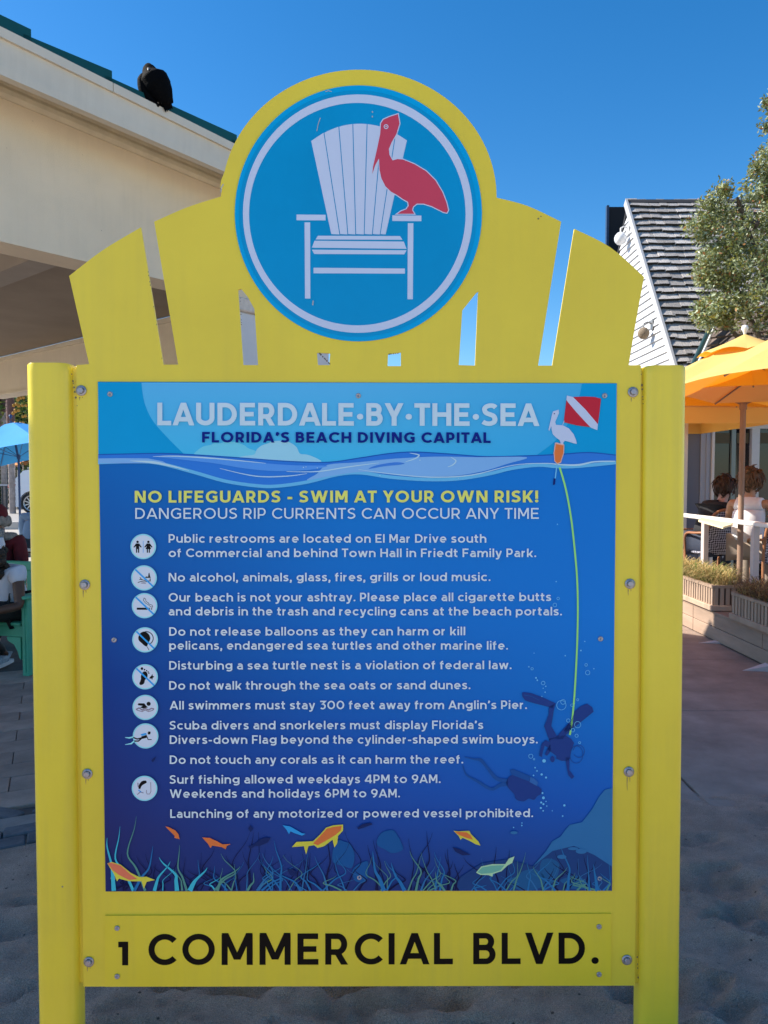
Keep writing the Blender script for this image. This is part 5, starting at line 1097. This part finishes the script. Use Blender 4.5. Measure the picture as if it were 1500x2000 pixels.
# patio diners
pk = ('pink', (.56, .32, .25)); br = ('brown', (.10, .045, .025)); tn_ = ('tan', (.45, .24, .14))
wb_ = lambda px, Y: (px-CX)/FPX*Y
J = seated(3.70, 8.5, .236, 22, .50, R(28), 1.12, arms='table')
person('diner in a black top bending forward, seated left of the wooden umbrella pole', J, pk, mat('black_shirt', (.012, .012, .015), .8, .1, 20), mat('dark_jeans', (.03, .04, .07), .8, .1, 20), hb_, sleeve=.8, group='diners on the patio', bulk=1.3, hair_f=strands)
J = seated(wb_(1460, 7.75), 7.75, .236, 50, .52, R(10), 1.12, arms='table')
person('diner in a white tank top with bare arms seen from behind', J, tn_, mat('white_tank', (.80, .78, .80), .8, .05, 20), mat('beige_shorts', (.35, .28, .22), .8), hf, sleeve=0, group='diners on the patio', hair_f=messy_bun, bulk=1.15)
# green bench with the people on the left
gp = mat('green_bench_paint', (.07, .40, .24), .45, .12, 5, .1, 60)
bench = thing('bench', 'green painted wooden bench at the left edge', 'bench', (0, 0, 0))
BW = 1.25
for (x, y, h_) in ((-.03, 0, .62), (-BW, 0, .62)): MB().box((x-.03, -.045, 0), (x+.03, .035, h_), bev=.006).box((x-.006, -.052, .03), (x+.006, -.045, h_-.03)).obj('front_leg', gp, bench)
for x in (-.03, -BW): MB().box((x-.03, .48, 0), (x+.02, .55, .84), bev=.006).obj('back_leg', gp, bench)
for x in (-.03, -BW):
    MB().box((x-.06, -.09, .621), (x+.06, .53, .65), bev=.008).obj('armrest', gp, bench)
    MB().box((x-.02, .036, .16), (x+.02, .479, .21)).obj('side_rail', gp, bench)
for i in range(5): MB().box((-BW+.05, -.04+i*.102, .40), (-.08, .052+i*.102, .425), bev=.005).obj('seat_slat', gp, bench)
MB().box((-BW+.046, -.02, .31), (-.076, .01, .395)).obj('front_apron', gp, bench)
MB().plate([[(0, 0), (-.13, 0), (-.12, -.03), (-.06, -.06), (-.03, -.11), (-.015, -.16), (0, -.18)]], -.018, .018, Matrix(((1, 0, 0, -.076), (0, 0, -1, -.022), (0, 1, 0, .309), (0, 0, 0, 1)))).obj('corner_bracket', gp, bench)
for i in range(11): MB().box((-BW+.06+i*.105, .50, .45), (-BW+.135+i*.105, .525, .77)).obj('back_slat', gp, bench)
MB().box((-BW+.041, .485, .771), (-.061, .54, .85), bev=.008).obj('top_rail', gp, bench)
bx_ = ground(51, 1322); place(bench, bx_.x+.03, bx_.y+.05, 0.0, R(-14))
J = seated(bx_.x-.20, bx_.y+.22, 0, -104, .42, R(24), .82, arms='lap', spread=.07, foot=.05)
J['head'] = (J['neck'][0]+.0, J['neck'][1]-.12, J['neck'][2]+.05)
ft_ = ground(6, 1300)
for c_, dx_ in (('l', 0), ('r', -.2)):
    J['an'+c_] = (ft_.x+dx_, ft_.y+.05, .085); J['to'+c_] = (ft_.x+dx_-.01, ft_.y-.09, .04); kk2 = J['kn'+c_]; J['kn'+c_] = (ft_.x+dx_-.03, kk2[1], kk2[2])
wp_ = person('seated person in a white T-shirt and black leggings on the green bench', J, br, mat('white_tshirt', (.66, .68, .74), .85, .06, 12, .2, 60), mat('black_leggings', (.008, .008, .01), .7), hd_, mat('grey_sneaker', (.32, .38, .44), .6, .3, 40), sleeve=.75, hair_f=curls)
H = Vector(J['head'])
(MB().lathe([(.112, .09), (.118, .12), (.105, .17)], Matrix.Translation(H), 18).add([H+Vector((.10*math.cos(a), .10*math.sin(a), .10)) for a in [R(-160+i*14) for i in range(8)]] + [H+Vector((.19*math.cos(a), .19*math.sin(a), .085)) for a in [R(-160+i*14) for i in range(8)]], [(i, i+1, i+9, i+8) for i in range(7)]).obj('sun_visor', mat('white_visor', (.7, .7, .76), .6), wp_))
Yr_ = 7.0; xr_ = wb_(2, Yr_)
J = seated(xr_, Yr_, 0, -85, .50, R(8), .92, arms='lap'); J['head'] = (J['neck'][0], J['neck'][1]-.10, J['neck'][2]+.045)
redp = mat('dark_red_coat', (.12, .006, .012), .85, .15, 20, .3, 60)
redp_ = person('seated person in a dark red coat and fur trimmed red hat behind the bench', J, pk, redp, mat('black_trousers', (.008, .008, .01), .8), None, sleeve=1.3)
H = Vector(J['head']); N_ = Vector(J['neck']); fur = mat('pale_fur', (.36, .32, .28), .95, .25, 30, 1, 120)
hat = MB().lathe([(.125, .09), (.13, .13), (.12, .2), (.08, .24), (0, .25)], Matrix.Translation(H), 18).obj('hat', redp, redp_)
mb = MB()
for i in range(26): a = 2*math.pi*i/26; mb.ball(H+Vector((.125*math.cos(a), .125*math.sin(a), .085+.012*math.sin(i*2.2))), (.036, .036, .045), 7, 5)
mb.obj('fur_band', fur, hat)
mb = MB(); q = random.Random(4)
for i in range(90):
    a = q.uniform(R(-170), R(-10)); zz = q.uniform(-.26, .0); rr_ = .10+.02*q.random()-.12*max(0, -zz-.08)
    mb.ball(H+Vector((rr_*math.cos(a), rr_*math.sin(a)-.02, zz)), (.022, .022, .034), 6, 5)
mb.obj('beard', mat('grey_beard', (.34, .33, .32), .95, .4, 40, 1, 120), redp_)
mb = MB()
for i in range(24): a = 2*math.pi*i/24; mb.ball(N_+Vector((.13*math.cos(a), .10*math.sin(a), -.02)), (.042, .042, .036), 7, 5)
mb.obj('fur_collar', fur, redp_)
ben2 = thing('seat_block', 'dark slatted seat under the person in the red coat', 'seat', (xr_, Yr_, 0))
for i in range(4): MB().box((xr_-.5, Yr_-.2+i*.11, .43), (xr_+.34, Yr_-.11+i*.11, .455)).obj('slat', gp, ben2)
for dx in (-.45, .30): MB().box((xr_+dx-.03, Yr_-.18, 0), (xr_+dx+.03, Yr_+.2, .429)).obj('leg', gp, ben2)
MB().box((xr_+.30, Yr_+.20, 0), (xr_+.36, Yr_+.26, .98)).box((xr_+.42, Yr_+.20, 0), (xr_+.46, Yr_+.26, .98)).obj('back_post', gp, ben2)
Yb = 11.0; xb = wb_(59, Yb)
J = seated(xb, Yb, 0, 90, .50, R(20), 1.0, arms='lap'); J['head'] = (J['neck'][0]+.08, J['neck'][1]+.15, J['neck'][2]-.05)
chb = mat('chambray_shirt', (.22, .33, .50), .85, .12, 14, .3, 50, stretch=(3, 3, .6))
person('person in a light blue shirt seated with their back turned, far left', J, tn_, chb, mat('teal_dark_trousers', (.015, .03, .045), .8), hb_, sleeve=1.3)
stl = thing('stool', 'low white stool under the person in the light blue shirt', 'stool', (xb, Yb, 0))
MB().lathe([(0, .51), (.24, .51), (.25, .525), (.25, .545), (0, .55)], Matrix.Translation((xb, Yb, 0)), 20).obj('seat', wtrim, stl)
for a in range(4): MB().tube([(xb+.18*math.cos(a*1.57+.8), Yb+.18*math.sin(a*1.57+.8), .51), (xb+.21*math.cos(a*1.57+.8), Yb+.21*math.sin(a*1.57+.8), 0)], .015, 6).obj('leg', wtrim, stl)

# ------------------------------------------------------------ bird on the pavilion roof
bp0 = W_(322, 206, OH+.0); bc = W_(303, 170, OH-.02); up_ = Vector((0, 0, 1)); rt = Vector((1, 0, 0)).cross(up_)
k = (bc-CAM).length/FPX   # metres per pixel there
blk = mat('black_feathers', (.002, .002, .0025), .8, .4, 30, .5, 80, spec=.08)
bird = thing('bird', 'black bird perched on the edge of the teal pavilion roof', 'bird', W_(318, 208, OH))
yB = bc.y-.02
def bq(px, py, dy=0): 
    p = aty(px, py, bc.y+dy); return p
mb = MB(); cp = crom([bq(290, 124), bq(291, 132), bq(294, 143), bq(300, 156), bq(309, 172), bq(319, 190), bq(328, 205)], 5); rr_ = np.interp(np.linspace(0, 6, len(cp)), range(7), [2, 9.5, 14, 24, 23, 16, 7]); mb.tube(cp, [float(x)*k for x in rr_], 14)
a = bq(292, 137, -.04); mb.tube([a, a+Vector((.004, -.04, -.012)), a+Vector((.006, -.055, -.03))], [.012, .009, .002], 7, k=1)
for s in (-1, 1): mb.ball(bq(291+s*6, 132, -.035), .005, 6, 5, k=1)
mb.obj('body', [blk, mat('grey_beak', (.25, .24, .22), .4)], bird)
for P_, dy in ((((283, 146, 5), (279, 158, 9), (281, 174, 9), (291, 192, 7), (310, 208, 2)), -.03), (((311, 148, 5), (321, 160, 9), (326, 176, 9), (331, 190, 6), (337, 201, 1.5)), .0)):
    cp = crom([bq(a_, b_, dy) for a_, b_, r_ in P_], 5); rr_ = np.interp(np.linspace(0, 4, len(cp)), range(5), [r_ for _, _, r_ in P_])
    MB().tube(cp, [float(x)*k for x in rr_], 10).obj('wing', blk, bird)
for i in range(5):
    a = bq(318+i*2.5, 196, .01*i); b = bq(324+i*3.2, 219-i*1.5, .01*i); MB().tube([a, lerp(a, b, .5), b], [.008, .014, .003], 5).obj('tail_feather', blk, bird)
for px in (305, 313): MB().tube([bq(px, 186), bq(px+3, 198), bq(px+4, 201, -.03)], .006, 6).obj('foot', mat('grey_foot', (.12, .11, .1), .6), bird)

# ------------------------------------------------------------ trees
def leaf_cloud(q, blobs, n, size, density_pow=.5):
    """blobs: (centre, radii, weight)"""
    mb = MB(); ws = [b[2] for b in blobs]; vs = []; fs = []; ms = []
    for i in range(n):
        c, r_, _ = q.choices(blobs, ws)[0]; c = Vector(c)
        d = Vector((q.gauss(0, 1), q.gauss(0, 1), q.gauss(0, 1))).normalized()*(q.random()**density_pow); p = c+Vector((d.x*r_[0], d.y*r_[1], d.z*r_[2]))
        for kk in range(4):
            a = Vector((q.uniform(-1, 1), q.uniform(-1, 1), q.uniform(-.5, 1))).normalized(); b_ = a.orthogonal().normalized(); b_.rotate(Matrix.Rotation(q.uniform(0, 6.28), 3, a)); s_ = size*q.uniform(.7, 1.3)
            o = p+Vector((q.uniform(-1, 1), q.uniform(-1, 1), q.uniform(-1, 1)))*size*1.1; nn = len(vs); cr_ = a.cross(b_)
            vs += [o, o+a*s_*.5+b_*s_*.22, o+a*s_, o+a*s_*.5-b_*s_*.22+cr_*s_*.06]; fs.append((nn, nn+1, nn+2, nn+3)); ms.append(kk if False else (0 if q.random() < .50 else (1 if q.random() < .6 else (2 if q.random() < .7 else 3))))
    mb.v = [tuple(v) for v in vs]; mb.f = fs; mb.m = ms; mb.sm = [False]*len(fs); return mb
lfA = mat('leaf_grey_green', (.165, .20, .065), .5, .35, 6, transl=.2); lfB = mat('leaf_silver', (.38, .43, .27), .4, .2, 6, transl=.15); lfC = mat('leaf_olive', (.30, .29, .06), .5, .3, 6, transl=.25); lfD = mat('leaf_rust', (.30, .14, .05), .7, .3, 6, transl=.1)
bark = mat('bark', (.10, .08, .06), .9, .4, 10, .8, 40)
q = random.Random(21); TY = 9.0; kk_ = TY/FPX
def tb(px, py, r_, w_, dy=0, rz=None): p = aty(px, py, TY+dy); return (p, (r_*kk_, r_*kk_*1.0, (rz or r_)*kk_), w_)
tree = thing('tree', 'silvery leaved tree in front of the cottage roof at the right edge', 'tree', (5.3, 9.0, 0))
blobs = [tb(1400, 420, 46, 2.4, 0, 42), tb(1450, 440, 55, 3), tb(1392, 500, 42, 2.2), tb(1450, 520, 70, 5), tb(1520, 480, 80, 6, .3), tb(1400, 570, 40, 2.2, -.1), tb(1390, 608, 34, 1.6, -.2, 26), tb(1450, 600, 60, 3.2, -.2, 40), tb(1530, 590, 70, 4), tb(1488, 360, 30, 1.4, .1, 26), tb(1540, 380, 60, 4, .2, 70), tb(1510, 300, 20, .8), tb(1512, 235, 16, .6, 0, 34), tb(1500, 203, 8, .22, 0, 5), tb(1600, 420, 90, 5, .4, 120), tb(1366, 540, 18, .4), tb(1478, 330, 14, .35), tb(1565, 260, 60, 2.5, .3, 80), tb(1362, 452, 20, .5), tb(1356, 610, 14, .25), tb(1425, 376, 20, .4, 0, 10)]
sub = []
for c, r_, w_ in blobs:      # uneven clumps
    for i in range(max(int(w_*5), 2)):
        d = Vector([max(min(q.gauss(0, .5), .95), -.95) for _ in range(3)]); s_ = q.uniform(.22, .42); sub.append((Vector(c)+Vector((d.x*r_[0], d.y*r_[1], d.z*r_[2])), tuple(v*s_+.03 for v in r_), 1))
cr = leaf_cloud(q, sub, 7800, .05, .6).obj('crown', [lfA, lfB, lfC, lfD], tree)
MB().tube([(5.3, 9.05, 0), (5.28, 9.1, 1.2), (5.15, 9.05, 2.4), (5.2, 9.1, 3.6)], [.16, .13, .10, .06], 10).obj('trunk', bark, tree)
for a, b in (((5.15, 9.05, 2.3), aty(1400, 470, 9.0)), ((5.18, 9.05, 2.8), aty(1450, 410, 9.0)), ((5.15, 9.05, 2.5), aty(1395, 600, 8.9)), ((5.2, 9.1, 3.4), aty(1510, 250, 9.0)), (aty(1480, 440, 9.0), aty(1440, 385, 8.95))):
    m_ = lerp(a, b, .5); m_ = (m_[0], m_[1]+.08, m_[2]-.05); MB().tube(crom([a, m_, b], 4), [.05*(1-i/9)+.008 for i in range(9)], 7).obj('branch', bark, tree)

# far greenery on the left
g1 = mat('leaf_bright_green', (.12, .19, .035), .5, .4, 4, transl=.3); g2 = mat('leaf_dark_green', (.035, .075, .02), .5, .4, 4, transl=.2); g3 = mat('leaf_yellow_green', (.30, .30, .05), .5, .3, 4, transl=.3)
def far_tree(label, px, py, Y, r_, rz, mats_, n, seed, sz):
    p = aty(px, py, Y); k_ = Y/FPX; gz_ = gz(Y)-.03; t = thing('tree', label, 'tree', (p.x, Y, gz_), 'trees beyond the pavilion'); q = random.Random(seed); bl = []
    for i in range(14): d = Vector((q.gauss(0, .45), q.gauss(0, .45), q.gauss(0, .45))); bl.append((p+Vector((d.x*r_*k_, d.y*r_*k_, d.z*rz*k_)), (r_*k_*.45, r_*k_*.45, rz*k_*.45), 1))
    leaf_cloud(q, bl, n, sz, .5).obj('crown', mats_, t); MB().tube([(p.x, Y, gz_), (p.x+.1, Y, p.z-rz*k_*.3), (p.x, Y, p.z)], [.2, .15, .06], 8).obj('trunk', bark, t)
far_tree('bright leafy tree under the pavilion roof at the far left edge', -30, 800, 30, 60, 60, [g1, g3, g2, g1], 1100, 1, .22)
far_tree('dark green tree right behind the blue umbrella', 62, 800, 33, 55, 75, [g2, g1, g2, g1], 1500, 2, .2)
far_tree('tall far tree hidden mostly behind the left sign post', 150, 780, 36, 80, 90, [g2, g2, g1, g1], 1300, 3, .25)
far_tree('bushy green hedge tree left of the palm trunks', 8, 835, 38, 60, 50, [g1, g2, g3, g2], 1200, 5, .22)
far_tree('dark tree glimpsed between the sign and the cottage', 1232, 690, 24, 24, 60, [g2, g2, g2, g1], 800, 4, .14)
def palm(label, px, Y, ytop, r_, seed, fruit=False):
    p = aty(px, ytop, Y); gz_ = gz(Y)-.03; t = thing('palm_tree', label, 'palm tree', (p.x, Y, gz_), 'palms beyond the pavilion'); q = random.Random(seed)
    h_ = p.z-gz_; prof = []
    for i in range(int(h_/.16)): prof += [(r_*(1.06+.05*math.sin(i*2.1)), i*.16), (r_*.92, i*.16+.14)]
    MB().lathe(prof, Matrix.Translation((p.x, Y, gz_)), 12).obj('trunk', mat('palm_trunk', (.34, .29, .27), .85, .3, 8, .6, 30), t)
    MB().tube([(p.x, Y, p.z-.1), (p.x, Y, p.z+.8), (p.x, Y, p.z+1.6)], [r_*1.2, r_*1.35, r_*.8], 10).obj('crownshaft', mat('palm_shaft', (.14, .07, .06), .7, .3, 8), t)
    T_ = Vector((p.x, Y, p.z+1.6))
    for f in range(13):
        a = f*2.399; el = q.uniform(-.2, .9); d = Vector((math.cos(a), math.sin(a), 0)); L_ = q.uniform(1.6, 2.3); mb = MB(); pts = [T_+d*L_*u_+Vector((0, 0, el*L_*u_*.8-1.5*u_*u_)) for u_ in [i/10 for i in range(11)]]
        mb.tube(pts, [.03*(1-i/12) for i in range(11)], 5)
        for i in range(1, 11):
            for s in (-1, 1):
                for jj in (0, .5):
                    o = lerp(pts[i-1], pts[i], jj); sd = Vector((-d.y, d.x, 0))*s; e_ = Vector(o)+sd*.5+d*.25-Vector((0, 0, .28)); mb.add([Vector(o), Vector(o)+d*.05, e_], [(0, 1, 2)], k=1)
        mb.obj('frond', [g1, g1 if f % 3 else g3], t)
    if fruit:
        mb = MB()
        for i in range(60): mb.ball(Vector((p.x+.45+q.gauss(0, .15), Y-.2, p.z+1.5-abs(q.gauss(0, .7)))), .06, 6, 5)
        stuff(mb.obj('fruit_cluster', mat('orange_fruit', (.50, .24, .03), .6), t))
palm('slim ringed palm trunk standing left of the white car', 21, 26, 836, .11, 5, True)
palm('lower pale palm trunk beside the shop behind the blue umbrella', 5, 30, 800, .12, 6)

# ------------------------------------------------------------ blue umbrella, shops, car on the left
fabB = mat('blue_canvas', (.02, .27, .62), .8, .05, 2, .1, 200, transl=.04); bpole = mat('blue_pole', (.03, .07, .18), .5)
umbrella('bright blue umbrella on a blue pole at the left edge', (wb_(38, 15), 15), gz(15), 2.06, 2.76, 1.6, 6, R(10), fabB, bpole, None, tilt=(R(-12), (0, 1, 0)), vent=False, poler=.022)
SYY = 37; gs = gz(SYY)-.03
shop = thing('shop', 'low beige shop with orange awnings beyond the parked car', 'shop', (wb_(30, SYY), SYY, gs))
sx = lambda px: wb_(px, SYY); szz = lambda py: CAMZ+(934.4-py)/FPX*SYY
shw = mat('shop_stucco', (.60, .47, .36), .85, .08, 1); 
MB().box((sx(-260), SYY, gs), (sx(330), SYY+6, szz(888))).obj('wall', shw, shop)
MB().box((sx(-260), SYY-.4, szz(888)), (sx(330), SYY+6.2, szz(880))).obj('roof', mat('pale_roof', (.6, .56, .5), .8), shop)
for px in (-60, -25, 2, 32, 52, 90, 130): 
    wd_o = empty('window', (sx(px), SYY, 1.5)); wd_o.parent = shop; wd_o.matrix_local = getw(shop).inverted() @ getw(wd_o)
    MB().box((sx(px)-.36, SYY-.05, gs+.3), (sx(px)+.36, SYY-.01, szz(908))).obj('pane', glass, wd_o)
    MB().box((sx(px)-.42, SYY-.07, gs+.25), (sx(px)-.361, SYY-.0, szz(906))).box((sx(px)+.361, SYY-.07, gs+.25), (sx(px)+.42, SYY-.0, szz(906))).obj('frame', wtrim, wd_o)
orm = mat('orange_awning', (.75, .30, .10), .8)
for a, b in ((-40, 12), (27, 60)):
    MB().add([(sx(a), SYY-.02, szz(896)), (sx(b), SYY-.02, szz(896)), (sx(b), SYY-1.3, szz(909)), (sx(a), SYY-1.3, szz(909)), (sx(b), SYY-1.3, szz(912)), (sx(a), SYY-1.3, szz(912)), (sx(a), SYY-.02, szz(909)), (sx(b), SYY-.02, szz(909))], [(0, 3, 2, 1), (3, 5, 4, 2), (0, 6, 3), (1, 2, 7)]).obj('awning', orm, shop)
# planting strip in front of the shop
q = random.Random(9); hd = thing('hedge', 'dark clipped hedge with pale flowers left of the white car', 'hedge', (wb_(0, 31), 31, gz(31)-.03)); bl = []
for i in range(22): bl.append((Vector((wb_(-90+i*9, 31), 31+q.uniform(-.2, .2), gz(31)+.5+q.uniform(-.1, .15))), (.4, .4, .5), 1))
leaf_cloud(q, bl, 2600, .11, .45).obj('foliage', [g2, g2, mat('pale_flower', (.6, .6, .55), .7), g2], hd)
rfence = thing('fence', 'low dark railing in front of the hedge beyond the road', 'fence', (wb_(0, 29.5), 29.5, gz(29.5)-.03))
fzb = gz(29.5)-.03
for i in range(26): MB().box((wb_(-130+i*7.5, 29.5)-.02, 29.48, fzb), (wb_(-130+i*7.5, 29.5)+.02, 29.52, fzb+.95)).obj('picket', mat('dark_iron', (.03, .035, .04), .5), rfence)
MB().box((wb_(-132, 29.5), 29.47, fzb+.951), (wb_(60, 29.5), 29.53, fzb+1.0)).obj('top_rail', mat('pale_rail', (.5, .5, .52), .5), rfence)
# car
CYr = 26.0; cg = gz(CYr)-.03; wx = wb_(61, CYr)
car = thing('parked_car', 'white SUV with red tail lamp parked across the road', 'car', (wx+1.4, CYr, cg))
paint = mat('white_car_paint', (.74, .76, .80), .18, .03, 2); cgl = mat('car_glass', (.012, .018, .03), .05); tyre = mat('tyre', (.015, .015, .015), .8); alloy = mat('alloy', (.55, .55, .56), .3, metal=.7); redl = mat('tail_lamp_red', (.45, .01, .015), .2); blackp = mat('black_plastic', (.02, .02, .02), .6)
rear = wb_(18, CYr)-wx; K = CYr/FPX
def cz(py): return (1001-py)*K     # height above the wheel's contact
side_p = [(rear+.06, cz(986)), (rear, cz(972)), (rear-.02, cz(963)), (rear+.03, cz(952)), (rear+.02, cz(944)), (rear+.12, cz(938)), (rear+.42, cz(922.5)), (rear+.5, cz(917)), (rear+.75, cz(914.5)), (rear+1.3, cz(912.8)), (rear+2.3, cz(913.5)), (rear+2.9, cz(918)), (rear+3.5, cz(934)), (rear+4.2, cz(938)), (rear+4.75, cz(943)), (rear+4.95, cz(955)), (rear+4.95, cz(980)), (rear+4.85, cz(989))]
def arch(cx_, r_): return [(cx_+r_*math.cos(R(a)), .37+r_*math.sin(R(a))) for a in range(-20, 201, 20)]
W2 = 2.95
bot = arch(W2, .43) + arch(0, .43)
prof = [(x, z) for x, z in side_p] + [(x, max(z, .2)) for x, z in bot]
def carM(y): return Matrix(((1, 0, 0, wx), (0, 0, -1, y), (0, 1, 0, cg), (0, 0, 0, 1)))
mb = MB(); mb.plate([prof], -1.9, 0, carM(CYr)); body = mb.obj('body', paint, car)
mb = MB(); mb.plate([[(rear+.78, cz(935)), (rear+1.02, cz(919)), (rear+1.35, cz(917)), (rear+2.25, cz(917.5)), (rear+2.75, cz(921)), (rear+3.25, cz(934))]], -.02, .012, carM(CYr)); mb.obj('side_window', cgl, car)
MB().box((wx+rear+1.55, CYr-.016, cg+cz(935)), (wx+rear+1.63, CYr-.012, cg+cz(916.5))).obj('window_pillar', blackp, car)
MB().box((wx+rear+.75, CYr-.02, cg+cz(937)), (wx+rear+3.6, CYr-.005, cg+cz(935.6))).obj('chrome_strip', alloy, car)
for yy in (CYr-.01, CYr-1.9+.3): MB().plate([[(rear-.035, cz(950.5)), (rear-.035, cz(944.5)), (rear+.10, cz(943)), (rear+.24, cz(944)), (rear+.17, cz(949)), (rear+.08, cz(951.5))]], -.25, .015, carM(yy if yy == CYr-.01 else CYr+1.65)).obj('tail_lamp', redl, car)
MB().box((wx+rear-.03, CYr+.1, cg+cz(986)), (wx+rear+.03, CYr+1.8, cg+cz(976))).obj('bumper', paint, car)
MB().box((wx+rear-.012, CYr-.014, cg+cz(969.5)), (wx+rear+.11, CYr-.002, cg+cz(967.5))).obj('reflector', blackp, car)
MB().box((wx+rear+.6, CYr+.1, cg+cz(912.6)), (wx+rear+2.4, CYr+.14, cg+cz(910.8))).obj('roof_rail', alloy, car)
for cx_ in (0, W2):
    for sgn, yy in ((-1, CYr-.02), (1, CYr+1.7)):
        w_o = empty('wheel', (wx+cx_, yy+.1, cg+.37)); w_o.parent = car; w_o.matrix_local = getw(car).inverted() @ getw(w_o)
        Mw = Matrix.Translation((wx+cx_, yy, cg+.37)) @ Matrix.Rotation(R(90), 4, 'X')
        MB().lathe([(.27, 0), (.34, .012), (.37, -.03), (.37, -.2), (.34, -.24), (.2, -.24), (.2, -.04), (.27, -.02)], Mw, 28).obj('tyre', tyre, w_o)
        mb = MB().lathe([(.272, -.005), (.255, .0), (.245, -.05), (.05, -.06), (0, -.06)], Mw, 28, k=1).lathe([(.272, .004), (.246, .004), (.244, -.03)], Mw, 28)
        for i in range(10): a = 2*math.pi*i/10; mb.box((-.016, .03, -.035), (.016, .25, -.008), Mw @ Matrix.Rotation(a, 4, 'Z'))
        mb.lathe([(.06, -.03), (.055, -.0), (0, .0)], Mw, 14); mb.obj('rim', [alloy, blackp], w_o)
# road surface lines under the car
rd_ = MB().box((-60, 20.5, gz(26)-.2), (60, 34, gz(26)-.026)).obj('road', mat('pale_asphalt', (.33, .31, .29), .9, .12, 1.5, .2, 20)); struct(rd_)
kb = MB().box((-60, 20.2, .0), (60, 20.5, gz(26)+.02)).obj('kerb', mat('kerb_concrete', (.45, .42, .38), .85, .1, 2)); struct(kb)
